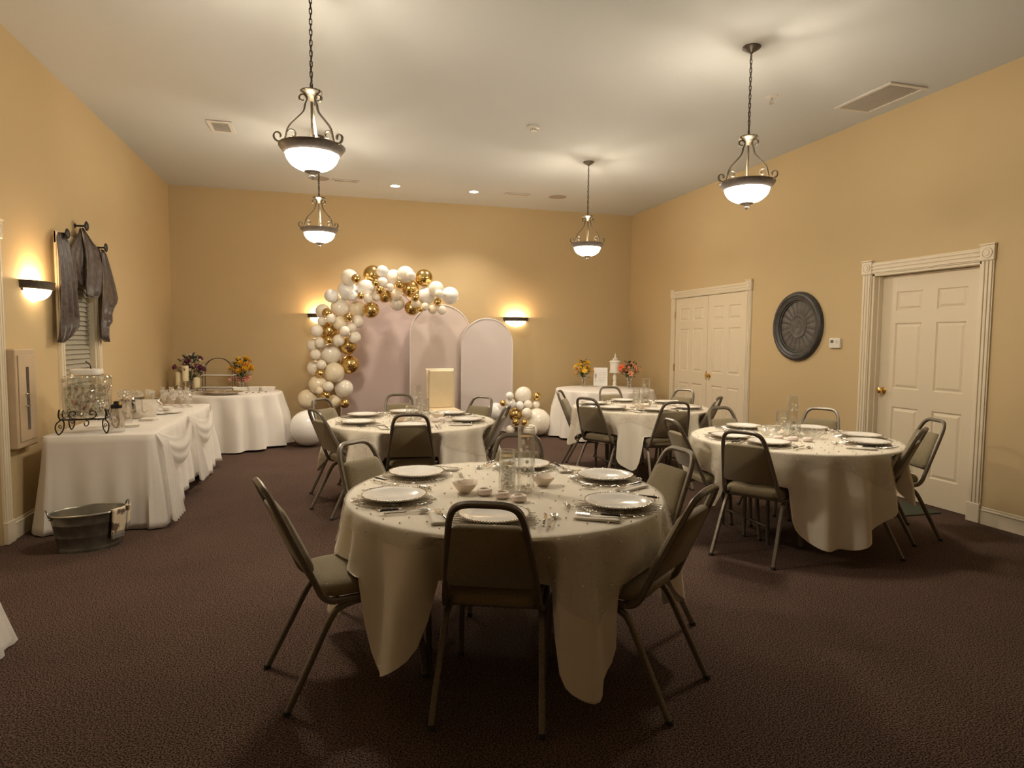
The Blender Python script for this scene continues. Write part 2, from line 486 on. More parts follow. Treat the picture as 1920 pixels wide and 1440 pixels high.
# ================================================================== ROOM SHELL
T = 0.16
def sbx(mb, side, y0, y1, w0, w1, z0, z1, bev=0.0):
    """box on a side wall; w = distance from the wall surface into the room"""
    if side == 'R':
        mb.box(XR - w1, XR - w0, y0, y1, z0, z1, bev=bev)
    elif side == 'L':
        mb.box(XL + w0, XL + w1, y0, y1, z0, z1, bev=bev)
    else:  # back wall: y0, y1 are x
        mb.box(y0, y1, YB - w1, YB - w0, z0, z1, bev=bev)
    return mb
def SP(side, y, w, z):
    return (XR - w, y, z) if side == 'R' else (XL + w, y, z) if side == 'L' else (y, YB - w, z)

def wall_with_holes(name, side, y0, y1, holes):
    mb = MB()
    cur = y0
    for (a, b, za, zb) in sorted(holes):
        sbx(mb, side, cur, a, -T, 0, 0, ZC)
        if za > 0:
            sbx(mb, side, a, b, -T, 0, 0, za)
        sbx(mb, side, a, b, -T, 0, zb, ZC)
        cur = b
    sbx(mb, side, cur, y1, -T, 0, 0, ZC)
    return struct(name, mb, 'wall')

struct('floor', MB().box(XL - T, XR + T, YF - T, YB + T, -0.1, 0), 'carpet')
struct('ceiling', MB().box(XL - T, XR + T, YF - T, YB + T, ZC, ZC + 0.1), 'ceil')
D1 = (7.25, 9.04, 0, 2.175)      # double door opening
D2 = (4.12, 5.24, 0, 2.19)       # single door opening
D3 = (4.30, 5.33, 0, 2.19)       # doorway at the left edge
W1 = (6.52, 7.37, 0.86, 2.30)    # window
wall_with_holes('wall_left', 'L', YF, YB, [D3, W1])
wall_with_holes('wall_right', 'R', YF, YB, [D1, D2])
struct('wall_back', MB().box(XL, XR, YB, YB + T, 0, ZC), 'wall')
struct('wall_front', MB().box(XL, XR, YF - T, YF, 0, ZC), 'wall')

def baseboard(name, side, spans):
    mb = MB()
    for a, b in spans:
        sbx(mb, side, a, b, 0, 0.014, 0, 0.115)
        sbx(mb, side, a, b, 0, 0.019, 0.108, 0.128, bev=0.006)
        sbx(mb, side, a, b, 0, 0.010, 0.128, 0.146, bev=0.004)
    struct(name, mb, 'trim')
CW = 0.115                       # casing width
baseboard('baseboard_left', 'L', [(YF, D3[0] - CW), (D3[1] + CW, YB)])
baseboard('baseboard_right', 'R', [(YF, D2[0] - CW), (D2[1] + CW, D1[0] - CW), (D1[1] + CW, YB)])
baseboard('baseboard_back', 'B', [(XL + .02, XR - .02)])

def casing(name, side, op, label):
    """fluted casing with rosette corner blocks and plinths"""
    y0, y1, _, zt = op
    root = bpy.data.objects.new(name, None)
    COL.objects.link(root)
    root['kind'] = 'structure'
    root['label'] = label
    for a in (y0 - CW, y1):
        mb = MB()
        sbx(mb, side, a + .004, a + CW - .004, 0, 0.014, 0.16, zt)
        for k in range(3):
            q = a + 0.014 + k * 0.032
            sbx(mb, side, q, q + 0.023, 0.012, 0.024, 0.16, zt, bev=0.005)
        mb.build('side_casing', 'trim', root, smooth=False)
        sbx(MB(), side, 0, 0, 0, 0, 0, 0)
        sbx(mb := MB(), side, a, a + CW, 0, 0.032, 0, 0.165, bev=0.005)
        mb.build('plinth_block', 'trim', root, smooth=False)
        mb = MB()
        sbx(mb, side, a - .003, a + CW + .003, 0, 0.030, zt, zt + 0.125, bev=0.005)
        sbx(mb, side, a - .010, a + CW + .010, 0, 0.036, zt + 0.125, zt + 0.140, bev=0.004)
        b = mb.build('corner_block', 'trim', root, smooth=False)
        c = SP(side, a + CW / 2, 0.030, zt + 0.062)
        ax = Matrix.Translation(c) @ (Matrix.Rotation(-pi / 2 if side == 'R' else pi / 2, 4, 'Y'))
        MB().lathe([(0.046, 0), (0.046, .006), (0.038, .008), (0.034, .003), (0.026, .003), (0.022, .009), (0.010, .010), (0.0001, .006)], 20, ax).build('rosette', 'trim', b)
    mb = MB()
    sbx(mb, side, y0, y1, 0, 0.014, zt, zt + 0.11)
    for k in range(3):
        sbx(mb, side, y0, y1, 0.012, 0.024, zt + 0.008 + k * 0.034, zt + 0.032 + k * 0.034, bev=0.005)
    mb.build('head_casing', 'trim', root, smooth=False)
    return root

def door_leaf(name, side, y0, y1, z1, face, parent, kside, flip=False):
    """six-panel leaf; face = w of its room-side face"""
    mb = MB()
    t = 0.040
    sbx(mb, side, y0, y1, face - t, face - 0.010, 0.006, z1)
    W = y1 - y0
    st = 0.172 if W > 1 else 0.125
    mid = 0.150 if W > 1 else 0.115
    rails = [(0.006, 0.255), (0.880, 1.060), (1.700, 1.820), (z1 - 0.160, z1)]
    yc = (y0 + y1) / 2
    for a, b in ((y0, y0 + st), (yc - mid / 2, yc + mid / 2), (y1 - st, y1)):
        sbx(mb, side, a, b, face - 0.012, face, 0.006, z1)
    for a, b in rails:
        sbx(mb, side, y0, y1, face - 0.012, face - 0.0002, a, b)
    leaf = mb.build(name, 'door', parent, smooth=False)
    for a, b in ((y0 + st, yc - mid / 2), (yc + mid / 2, y1 - st)):
        for k in range(3):
            za, zb = rails[k][1], rails[k + 1][0]
            p = MB()
            # raised field: bevelled frustum
            g, e = 0.012, 0.040
            lo, hi = face - 0.011, face - 0.001
            ring = lambda d, w: [SP(side, a + d, w, za + d), SP(side, b - d, w, za + d), SP(side, b - d, w, zb - d), SP(side, a + d, w, zb - d)]
            vs = ring(0.0, face - 0.0005) + ring(g, lo) + ring(g + .004, lo) + ring(e, hi)
            fs = [(i + 4 * r, (i + 1) % 4 + 4 * r, (i + 1) % 4 + 4 * r + 4, i + 4 * r + 4) for r in range(3) for i in range(4)] + [(12, 13, 14, 15)]
            if side == 'R':
                fs = [tuple(reversed(f)) for f in fs]
            p.add(vs, fs)
            p.build('door_panel', 'door', leaf, smooth=False)
    return leaf

def knob(side, y, w, z, parent, lever=0.0):
    ax = Matrix.Translation(SP(side, y, w, z)) @ Matrix.Rotation(-pi / 2 if side == 'R' else pi / 2, 4, 'Y')
    k = MB().lathe([(0.034, 0), (0.034, .004), (0.030, .008), (0.014, .010), (0.012, .030), (0.026, .036), (0.031, .048), (0.027, .060), (0.012, .066), (0.0001, .067)], 20, ax)
    return k.build('door_knob', 'brass', parent)

casing('trim_1', 'R', D1, 'cream fluted casing with rosette blocks around the double doors')
d1 = bpy.data.objects.new('door_1', None)
COL.objects.link(d1)
tag(d1, 'pair of cream six-panel doors with brass knob and hinges', None, None, 'structure')
ym = (D1[0] + D1[1]) / 2
for a, b, h in ((D1[0] + .004, ym - .0025, D1[0] - .004), (ym + .0025, D1[1] - .004, D1[1] + .004)):
    lf = door_leaf('door_leaf', 'R', a, b, D1[3] - .006, -0.006, d1, 0)
    for z in (0.28, 1.10, 1.92):
        MB().tube([SP('R', h, 0.004, z - .055), SP('R', h, 0.004, z + .055)], 0.010, 8).build('hinge', 'brass', lf)
knob('R', ym - .075, -0.006, 1.02, d1)
sbx(pl := MB(), 'R', ym - .012, ym + .020, -0.006, -0.003, 0.96, 1.08)
pl.build('latch_plate', 'brass', d1)
MBj = MB()
sbx(MBj, 'R', D1[0], D1[1], -T, -0.055, 0, D1[3]); MBj.build('jamb_backing', 'trim', d1, smooth=False)

casing('trim_2', 'R', D2, 'cream fluted casing with rosette blocks around the single door')
d2 = bpy.data.objects.new('door_2', None)
COL.objects.link(d2)
tag(d2, 'cream six-panel single door with brass knob, set back in its frame', None, None, 'structure')
lf = door_leaf('door_leaf', 'R', D2[0] + .022, D2[1] - .022, D2[3] - .025, -0.104, d2, 0)
knob('R', D2[1] - .090, -0.104, 1.03, lf)
for a, b in ((D2[0], D2[0] + .02), (D2[1] - .02, D2[1])):
    sbx(j := MB(), 'R', a, b, -T, 0.0, 0, D2[3])
    j.build('jamb', 'trim', d2, smooth=False)
for a, b in ((D2[0] + .018, D2[0] + .032), (D2[1] - .032, D2[1] - .018)):
    sbx(j := MB(), 'R', a, b, -0.102, -0.056, 0, D2[3] - .02)
    j.build('door_stop', 'trim', d2, smooth=False)
sbx(j := MB(), 'R', D2[0], D2[1], -T, 0.0, D2[3] - .02, D2[3]); j.build('head_jamb', 'trim', d2, smooth=False)

casing('trim_3', 'L', D3, 'cream fluted casing at the left edge beside the wall cabinet')
d3 = bpy.data.objects.new('door_3', None)
COL.objects.link(d3)
tag(d3, 'cream six-panel door in the left wall at the edge of view', None, None, 'structure')
door_leaf('door_leaf', 'L', D3[0] + .004, D3[1] - .004, D3[3] - .006, -0.03, d3, 0)

# ---- window with casing, pane and blind
win = bpy.data.objects.new('window_1', None)
COL.objects.link(win)
tag(win, 'tall narrow window with pale casing behind a half-draped scarf', None, None, 'structure')
for a, b in ((W1[0] - .105, W1[0]), (W1[1], W1[1] + .105)):
    sbx(c := MB(), 'L', a, b, 0, 0.016, W1[2] - .02, W1[3] + .10)
    sbx(c, 'L', a + .012, a + .045, 0.014, 0.026, W1[2] - .02, W1[3] + .10, bev=.005)
    sbx(c, 'L', a + .060, a + .093, 0.014, 0.026, W1[2] - .02, W1[3] + .10, bev=.005)
    c.build('side_casing', 'trim', win, smooth=False)
sbx(c := MB(), 'L', W1[0] - .105, W1[1] + .105, 0, 0.022, W1[3], W1[3] + .105, bev=.004); c.build('head_casing', 'trim', win, smooth=False)
sbx(c := MB(), 'L', W1[0] - .12, W1[1] + .12, -0.08, 0.05, W1[2] - .035, W1[2], bev=.006); c.build('window_sill', 'trim', win, smooth=False)
for a, b in ((W1[0], W1[0] + .03), (W1[1] - .03, W1[1])):
    sbx(c := MB(), 'L', a, b, -T, 0.0, W1[2], W1[3]); c.build('window_frame', 'trim', win, smooth=False)
sbx(c := MB(), 'L', W1[0], W1[1], -T, 0.0, W1[3] - .02, W1[3]); c.build('window_frame', 'trim', win, smooth=False)
sbx(c := MB(), 'L', W1[0], W1[1], -0.13, -0.12, W1[2], W1[3]); c.build('pane', 'night', win, smooth=False)

# ================================================================== LAMPS
def scroll(cx, cz, r, a0, a1, n=16, k=0.45):
    """spiral in the r-z plane"""
    return [(cx + r * (1 - (1 - k) * i / n) * cos(a0 + (a1 - a0) * i / n), cz + r * (1 - (1 - k) * i / n) * sin(a0 + (a1 - a0) * i / n)) for i in range(n + 1)]

def link_mesh(l=0.040, w=0.020, t=0.0032):
    p = []
    for k in range(12):
        a = 2 * pi * k / 12
        p.append((w / 2 * cos(a) * 0.8, 0, (l / 2 - w / 2 * .8) * (1 if sin(a) >= 0 else -1) + w / 2 * .8 * sin(a)))
    return MB().tube(p, t, 5, closed=True).mesh('chain_link', 'dark_bronze')

def make_pendant():
    t = thing('pendant_lamp', '', 'pendant lamp', (0, 0, 0), 0, 'bowl pendants on chains')
    # origin at rim height (z = 2.73); ceiling is 1.018 above
    H = ZC - 2.73
    rim = [(0.162, -0.050), (0.170, -0.051), (0.184, -0.036), (0.202, -0.012), (0.208, -0.004), (0.208, 0.004), (0.198, 0.006), (0.188, -0.004), (0.160, -0.042), (0.162, -0.050)]
    MB().lathe(rim, 48).build('rim_band', 'lamp_rim', t)
    prof = [(0.166, -0.042)] + [(0.166 * cos(a) ** 0.9, -0.042 - 0.112 * sin(a)) for a in [radians(x) for x in (10, 20, 32, 44, 56, 68, 78, 85)]] + [(0.004, -0.155)]
    MB().lathe(prof, 40).build('glass_bowl', 'lamp_glass', t)
    MB().lathe([(0.162, -0.036)] + [(r * .955, z * .955 + .002) for r, z in prof[1:-1]] + [(0.004, -0.146)], 40).build('glow_shield', 'china', t)  # unlit inner shell, added to stop the bowl's glow reaching the ceiling
    MB().lathe([(0.0001, -.146), (.054, -.1465), (.052, -.156), (.032, -.166), (.016, -.172), (.013, -.180), (.018, -.184), (.020, -.187), (.010, -.197), (.003, -.206), (.0001, -.207)], 20).build('finial', 'lamp_rim', t)
    MB().tube([(0, 0, -0.13), (0, 0, 0.30)], 0.008, 10).build('centre_rod', 'pewter', t)
    col = MB().lathe([(0.0001, 0.365), (0.020, 0.362), (0.050, 0.356), (0.066, 0.350), (0.070, 0.343), (0.062, 0.333), (0.048, 0.326), (0.040, 0.320), (0.030, 0.306), (0.018, 0.296), (0.012, 0.285), (0.0001, 0.284)], 36,
                     rf=lambda a, i: 1 + (0.035 * cos(18 * a) if 3 <= i <= 6 else 0)).build('collar', 'pewter', t)
    sec = [(0.0075, -0.0040), (0.0075, 0.0040), (-0.0075, 0.0040), (-0.0075, -0.0040)]
    main = [(0.030, 0.292), (0.042, 0.262), (0.047, 0.235), (0.056, 0.212), (0.078, 0.185), (0.110, 0.150), (0.140, 0.115), (0.158, 0.080), (0.167, 0.040), (0.178, 0.006), (0.192, -0.004)]
    am = MB()
    def add(path2):
        am.sweep([(p[0], 0, p[1]) for p in path2], sec, upv=(0, 1, 0))
    cm = [(p.x, p.y) for p in catmull([(a, b, 0) for a, b in main], 4)]
    add(cm)
    add(scroll(0.060, 0.292, 0.030, pi * 0.98, -pi * 0.75, 18, 0.35))       # small curl at the top
    add(scroll(0.213, 0.032, 0.036, -pi * 0.62, pi * 1.15, 20, 0.35))       # curl outside the rim
    add(scroll(0.126, 0.058, 0.034, pi * 0.08, pi * 1.62, 18, 0.35))        # curl inside
    me = am.mesh('scroll_arm', 'pewter', angle=30)
    for k in range(3):
        link('scroll_arm', me, t, rot=(0, 0, radians(20 + 120 * k)))
    MB().sphere((0.05, 0.06, -.05), 0.022, 12, 8, (1, 1, 1.1)).build('bulb', 'lamp_glass', t)
    MB().sphere((-0.06, 0.02, -.05), 0.022, 12, 8, (1, 1, 1.1)).build('bulb', 'lamp_glass', t)
    MB().lathe([(0.068, H), (0.068, H - .006), (0.062, H - .012), (0.040, H - .028), (0.016, H - .040), (0.008, H - .052), (0.0001, H - .054)], 28, rf=lambda a, i: 1 + (0.02 * cos(28 * a) if i in (1, 2) else 0)).build('ceiling_canopy', 'dark_bronze', t)
    MB().tube([(-0.012, 0, .365), (-0.012, 0, .392), (0, 0, .412), (0.012, 0, .392), (0.012, 0, .365)], 0.004, 6).build('loop', 'dark_bronze', t)
    lm = link_mesh()
    z = 0.422
    k = 0
    while z < H - 0.055:
        link('chain_link', lm, t, (0, 0, z), (0, 0, radians(45 + 90 * (k % 2))))
        z += 0.0325
        k += 1
    cord = [(0.006 * sin(i * 1.1), 0.006 * cos(i * 1.1), 0.36 + (H - 0.41) * i / 24) for i in range(25)]
    MB().tube(cord, 0.0022, 5).build('cord', 'dark_bronze', t)
    return t

PEND = [((-0.092, 4.415), 'large bowl pendant on a chain nearest the camera, left side of the room'),
        ((-0.092, 7.625), 'bowl pendant hanging behind the large left one, toward the back wall'),
        ((3.125, 4.365), 'bowl pendant on a chain hanging before the right wall, near the wide ceiling grille'),
        ((3.165, 7.660), 'smallest-looking bowl pendant on the right, near the back corner')]
pend0 = make_pendant()
for i, (p, lab) in enumerate(PEND):
    loc = (p[0], p[1], 2.73)
    if i == 0:
        pend0.location = loc
        pend0.rotation_euler.z = radians(60)
        pend0['label'] = lab
        q = pend0
    else:
        q = dup(pend0, loc, radians((60, 66, 35, 47)[i]), lab)
for i, (p, lab) in enumerate(PEND):
    for dx, dy in ((0.05, 0.06), (-0.06, 0.02)):
        light('bulb_light', 'POINT', (p[0] + dx, p[1] + dy, 2.73 - 0.012), BULB_W, LAMP, size=0.03)

def make_sconce(side, y, z, label):
    t = thing('wall_sconce', label, 'wall lamp', SP(side, y, 0, z), {'L': -pi / 2, 'R': pi / 2, 'B': pi}[side], 'half-bowl wall sconces')
    # local: +y out of the wall after rotation, x along the wall
    R0 = 0.225
    half = lambda prof, seg=24: MB().lathe(prof, seg, Matrix.Scale(0.62, 4, (0, 1, 0)), 0, pi)
    half([(R0 - .020, -0.032), (R0 - .006, -0.026), (R0 + .002, 0.020), (R0 + .006, 0.030), (R0 - .004, 0.032), (R0 - .014, 0.020), (R0 - .028, -0.03), (R0 - .020, -.032)]).build('rim_band', 'dark_bronze', t)
    half([(R0 - .036, -0.026)] + [((R0 - .036) * cos(radians(a)), -0.026 - 0.097 * sin(radians(a))) for a in (12, 25, 38, 50, 62, 74, 84)] + [(0.001, -.124)]).build('glass_bowl', 'sconce_glass', t)
    MB().box(-0.19, 0.19, 0.0, 0.012, -0.05, 0.018, bev=0.004).build('back_plate', 'dark_bronze', t)
    half([(0.0001, -.118), (0.030, -.118), (0.024, -.130), (0.001, -.135)], 12).build('finial', 'sconce_glass', t)
    q = SP(side, y, 0.07, z + 0.03)
    for d in (-0.07, 0.07):
        p = list(q)
        p[0 if side == 'B' else 1] += d
        light('sconce_light', 'POINT', p, SCONCE_W, WARM, size=0.02)
    return t
make_sconce('B', 3.09, 1.865, 'lit half-bowl sconce on the back wall beside the short arched panel')
make_sconce('B', -0.10, 1.865, 'lit sconce on the back wall half hidden by the balloon garland')
make_sconce('L', 5.96, 1.90, 'lit half-bowl sconce on the left wall beside the draped window')

# ---- ceiling fittings
for i, (x, y, lab) in enumerate(((0.956, 9.68, 'left one of two small round recessed ceiling downlights'), (2.137, 9.686, 'right one of two small round recessed ceiling downlights'))):
    t = thing('recessed_downlight', lab, 'downlight', (x, y, ZC), 0, 'recessed downlights near the back wall')
    MB().lathe([(0.082, 0), (0.084, -.004), (0.072, -.006), (0.066, -.001)], 28).build('trim_ring', 'vent', t)
    MB().lathe([(0.066, -.002), (0.0001, -.0035)], 28).build('lens', 'downlight', t)
    light('downlight_spot', 'SPOT', (x, y, ZC - .03), SPOT_W, (1, .88, .72), size=.05, rot=(0, 0, 0), spot=(radians(110), 0.8))
for x, y, lab in ((3.455, 9.60, 'round flush ceiling speaker near the right end of the back wall'), (-0.113, 9.535, 'round flush ceiling speaker behind the left pendants')):
    t = thing('ceiling_speaker', lab, 'speaker', (x, y, ZC), 0, 'flush ceiling speakers')
    MB().lathe([(0.150, 0), (0.151, -.006), (0.140, -.008)], 36).build('bezel', 'vent', t)
    MB().lathe([(0.140, -.006), (0.07, -.009), (0.0001, -.010)], 36).build('grille', 'speaker', t)
def slot_vent(x0, x1, y, lab):
    t = thing('ceiling_slot_vent', lab, 'vent', ((x0 + x1) / 2, y, ZC), 0, 'narrow ceiling registers')
    h = (x1 - x0) / 2
    MB().box(-h, h, -.065, .065, -.003, 0).build('backing', 'vent_dark', t, smooth=False)
    for s in (-1, 1):
        MB().box(-h, h, s * .052 - .013, s * .052 + .013, -.010, -.002, bev=.002).build('frame_bar', 'vent', t, smooth=False)
        MB().box(s * (h - .013) - .013, s * (h - .013) + .013, -.065, .065, -.0105, -.002, bev=.002).build('frame_bar', 'vent', t, smooth=False)
    n = 14
    me = MB().box(-.005, .005, -.04, .04, -.009, -.001).mesh('louvre', 'vent', False)
    for k in range(n):
        link('louvre', me, t, (-h + .035 + (2 * h - .07) * k / (n - 1), 0, 0))
slot_vent(0.06, 0.44, 9.60, 'narrow ceiling register left of the recessed downlights')
slot_vent(2.62, 3.00, 9.64, 'narrow ceiling register right of the recessed downlights')
t = thing('ceiling_diffuser', 'small square ceiling diffuser with louvres on the left of the ceiling', 'vent', (-1.08, 7.58, ZC), 0)
MB().box(-.12, .12, -.19, .19, -.004, 0).build('backing', 'vent_dark', t, smooth=False)
for s in (-1, 1):
    MB().box(-.12, .12, s * .172 - .024, s * .172 + .024, -.012, -.002, bev=.003).build('frame_bar', 'vent', t, smooth=False)
    MB().box(s * .103 - .022, s * .103 + .022, -.19, .19, -.0125, -.002, bev=.003).build('frame_bar', 'vent', t, smooth=False)
me = MB().box(-.085, .085, -.012, .012, -.003, .003, Matrix.Rotation(radians(25), 4, 'X')).mesh('louvre', 'vent', False)
for k in range(9):
    link('louvre', me, t, (0, -.135 + .034 * k, -.009))
t = thing('return_air_grille', 'large rectangular return-air grille in the ceiling by the right wall', 'vent', (4.87, 4.89, ZC), 0)
MB().box(-.19, .19, -.30, .30, -.004, 0).build('filter', 'grey_fiber', t, smooth=False)
for s in (-1, 1):
    MB().box(-.205, .205, s * .306 - .020, s * .306 + .020, -.016, 0, bev=.004).build('frame_bar', 'vent', t, smooth=False)
    MB().box(s * .190 - .018, s * .190 + .018, -.325, .325, -.0165, 0, bev=.004).build('frame_bar', 'vent', t, smooth=False)
me = MB().box(-.175, .175, -.0022, .0022, -.010, -.002).mesh('fin', 'vent', False)
for k in range(30):
    link('fin', me, t, (0, -.28 + .56 * k / 29, 0))
t = thing('sprinkler_head', 'small chrome sprinkler head with round escutcheon on the ceiling', 'sprinkler', (3.922, 5.156, ZC), 0)
MB().lathe([(0.060, 0), (0.060, -.004), (0.035, -.012), (0.012, -.014)], 24).build('escutcheon', 'vent', t)
MB().tube([(0, 0, -.01), (0, 0, -.03)], .008, 8).tube([(-.012, 0, -.028), (-.016, 0, -.045), (0, 0, -.062), (.016, 0, -.045), (.012, 0, -.028)], .003, 6).build('frame', 'steel', t)
MB().lathe([(0.0001, -.062), (.020, -.063), (.020, -.066), (.0001, -.067)], 16).build('deflector', 'steel', t)
t = thing('smoke_detector', 'white round smoke detector in the middle of the ceiling', 'smoke detector', (2.095, 6.586, ZC), 0)
MB().lathe([(0.062, 0), (0.064, -.012), (0.058, -.028), (0.040, -.034), (0.036, -.046), (0.0001, -.048)], 28).build('body', 'white_plastic', t)
for k in range(8):
    a = 2 * pi * k / 8
    MB().box(.034, .040, -.007, .007, -.045, -.036, Matrix.Rotation(a, 4, 'Z')).build('sensor_slot', 'lcd', t, smooth=False)

# ================================================================== WALL THINGS
# fire extinguisher cabinet on the left wall
t = thing('wall_cabinet', 'tan metal wall cabinet with a tall narrow glass strip in its door', 'cabinet', (XL, 5.60, 0.672), 0)
MB().box(0, 0.075, -.165, .165, 0, 0.735, bev=.010).build('body', 'cabinet', t, smooth=False)
dr = MB().box(0.075, 0.083, -.135, .140, .05, .690, bev=.003).build('door', 'cabinet', t, smooth=False)
MB().box(0.083, 0.0855, -.020, .022, .13, .60).build('glass_strip', 'dark_glass', dr, smooth=False)
for zz in (.31, .40):
    MB().tube([(.084, -.055, zz), (.104, -.050, zz), (.107, -.03, zz), (.090, -.005, zz)], .004, 6).build('pull_handle', 'steel', dr)

# medallion on the right wall
t = thing('wall_medallion', 'large round slate-dark medallion with radiating plates on the right wall', 'wall decor', (XR, 6.275, 1.69), 0)
ax = Matrix.Rotation(-pi / 2, 4, 'Y')
MB().lathe([(0.400, 0), (0.402, .020), (0.392, .045), (0.372, .056), (0.350, .054), (0.340, .044), (0.328, .044), (0.318, .036), (0.306, .036), (0.298, .022), (0.286, .020), (0.284, 0.004)], 64, ax).build('frame', 'medallion', t)
MB().lathe([(0.290, 0.006), (0.0001, 0.006)], 48, ax).build('backing', 'medallion', t)
pm = MB()
pts = []
for (r, w, z) in ((0.140, .0185, .009), (0.200, .028, .0115), (0.250, .0355, .0115), (0.282, .0375, .009)):
    pts.append((r, w, z))
vs = []
for r, w, z in pts:
    vs += [(r, -w, .006), (r, -w * .55, z), (r, w * .55, z), (r, w, .006)]
fs = [(i * 4 + j, i * 4 + j + 1, i * 4 + j + 5, i * 4 + j + 4) for i in range(3) for j in range(3)] + [(0, 1, 2, 3), (12, 13, 14, 15)]
pm.add(vs, fs, ax)
me = pm.mesh('petal_plate', 'medallion_in')
for k in range(20):
    o = link('petal_plate', me, t)
    o.rotation_euler = (2 * pi * k / 20, 0, 0)
MB().lathe([(0.142, .007), (0.138, .014), (0.128, .016), (0.120, .011), (0.080, .011), (0.074, .013), (0.068, .011), (0.018, .012), (0.012, .018), (0.0001, .020)], 36, ax).build('centre_boss', 'medallion_in', t)

# thermostat
t = thing('thermostat', 'small white wall thermostat between the medallion and the single door', 'thermostat', (XR, 5.685, 1.50), 0)
MB().box(-.028, 0, -.075, .075, -.055, .055, bev=.006).build('case', 'white_plastic', t, smooth=False)
MB().box(-.0295, -.027, .012, .055, .002, .032).build('display', 'lcd', t, smooth=False)
for a, b in ((-.035, .028), (-.035, -.004), (-.052, .012), (-.018, .012)):
    MB().box(-.0305, -.027, a - .006, a + .006, b - .005, b + .005).build('button', 'rose_print', t, smooth=False)
MB().box(-.0300, -.027, .014, .052, -.035, -.012).build('flap', 'white_plastic', t, smooth=False)

# window blind: every slat its own part
t = thing('window_blind', 'closed khaki horizontal blind in the window on the left wall', 'blind', (XL - .055, (W1[0] + W1[1]) / 2, 0), 0)
hw = (W1[1] - W1[0]) / 2 - .035
me = MB().box(-.003, .003, -hw, hw, -.027, .027, Matrix.Rotation(radians(-24), 4, 'Y'), bev=.0025).mesh('slat', 'blind', False)
k = 0
z = 0.905
while z < 2.24:
    link('slat', me, t, (0.0, 0, z))
    z += 0.0455
    k += 1
MB().box(-.02, .022, -hw, hw, 2.235, 2.278).build('head_rail', 'blind', t, smooth=False)
MB().box(-.012, .012, -hw, hw, .866, .884, bev=.003).build('bottom_rail', 'blind', t, smooth=False)
for s in (-.6, .6):
    MB().tube([(-.016, s * hw, .88), (-.016, s * hw, 2.24)], .0022, 5).build('lift_cord', 'trim', t)

# scarf holders and scarf
HK = [(6.44, 2.385), (6.91, 2.528), (7.435, 2.40)]
for i, (y, z) in enumerate(HK):
    t = thing('scarf_holder', ('dark metal scarf knob over the left edge of the window', 'highest dark metal scarf knob above the middle of the window', 'dark metal scarf knob over the right edge of the window')[i], 'hook', (XL, y, z), 0, 'scarf knobs over the window')
    ax = Matrix.Rotation(pi / 2, 4, 'Y')
    MB().lathe([(0.0001, 0), (0.022, 0), (0.022, .006), (0.009, .010), (0.009, .082), (0.0001, .083)], 14, ax).build('stem', 'iron', t)
    MB().lathe([(0.010, .076), (0.018, .083), (0.038, .090), (0.046, .097), (0.038, .105), (0.014, .110), (0.0001, .111)], 22, ax).build('disc', 'iron', t)

def scarf_fn():
    mb = MB()
    x0 = XL + .030
    def itp(pts, z):
        for (za, ya), (zb, yb) in zip(pts, pts[1:]):
            if z >= zb:
                f = (za - z) / (za - zb) if za > zb else 0
                return ya + (yb - ya) * f
        return pts[-1][1]
    def cloth(left, right, xo, nf, amp, ph, nu=30, nv=34, slant=0.0):
        """hanging cloth between two boundaries given as [(z, y)...] from top to bottom"""
        zt = max(left[0][0], right[0][0])
        zb = min(left[-1][0], right[-1][0])
        def fn(u, v):
            z = zt + (zb - zt) * v
            y = itp(left, z) * (1 - u) + itp(right, z) * u
            x = x0 + xo + .018 * sin(pi * min(1, v * 1.2)) + amp * (1 + sin(2 * pi * nf * u + ph + .6 * v)) * (0.35 + .65 * v)
            return (x, y, z + slant * (u - .5) * (1 - v))
        mb.grid(fn, nu, nv)
    cloth([(2.35, 6.30), (2.32, 6.27), (1.45, 6.24)], [(2.38, 6.46), (2.34, 6.55), (1.79, 6.68), (1.66, 6.72), (1.585, 6.70), (1.50, 6.50), (1.45, 6.30)], .026, 3.5, .019, .4)
    cloth([(2.35, 6.46), (2.20, 6.52), (1.79, 6.60)], [(2.35, 6.50), (2.26, 6.66), (2.1, 6.74), (1.95, 6.78), (1.79, 6.66)], .008, 2.5, .010, 1.2)
    cloth([(2.51, 6.905), (2.40, 6.76), (2.31, 6.62), (2.20, 6.52), (2.10, 6.62), (1.98, 6.84)], [(2.51, 6.915), (1.98, 6.93)], .012, 3.0, .010, 2.0)
    cloth([(2.51, 6.895), (1.88, 6.885)], [(2.51, 6.925), (2.44, 7.04), (2.36, 7.20), (2.20, 7.31), (1.95, 7.28), (1.88, 7.18)], .026, 2.2, .019, .2)
    cloth([(2.36, 7.18), (2.30, 7.24), (2.0, 7.26)], [(2.39, 7.41), (2.0, 7.40)], .012, 2.0, .008, .9)
    cloth([(2.38, 7.40), (1.88, 7.30), (1.50, 7.25), (1.45, 7.40)], [(2.38, 7.47), (2.34, 7.55), (1.91, 7.82), (1.86, 7.78), (1.80, 7.67), (1.74, 7.61), (1.66, 7.63), (1.61, 7.52), (1.45, 7.49)], .026, 2.5, .019, .0, nv=48)
    o = mb.build('window_scarf', 'scarf', None, angle=80)
    tag(o, 'brown patterned scarf draped in swags and tails over three knobs at the window', 'scarf')
    solid(o, .002)
scarf_fn()

# door mat before the single door
mt = MB().box(-.30, .30, -.41, .41, 0, .012, bev=.004).build('door_mat', 'mat_green', None, smooth=False, loc=(4.91, 4.74, 0))
tag(mt, 'dark green door mat on the carpet before the single door', 'mat')

# ================================================================== CHAIRS
TOPY = -0.285                      # y of the hoop top in chair space (chair faces +y)
HOOPZ = 0.90
def chair_back_y(z):
    """y of the backrest centre plane at height z"""
    return -0.095 + (TOPY + 0.095) * (z - 0.48) / (HOOPZ - 0.48)

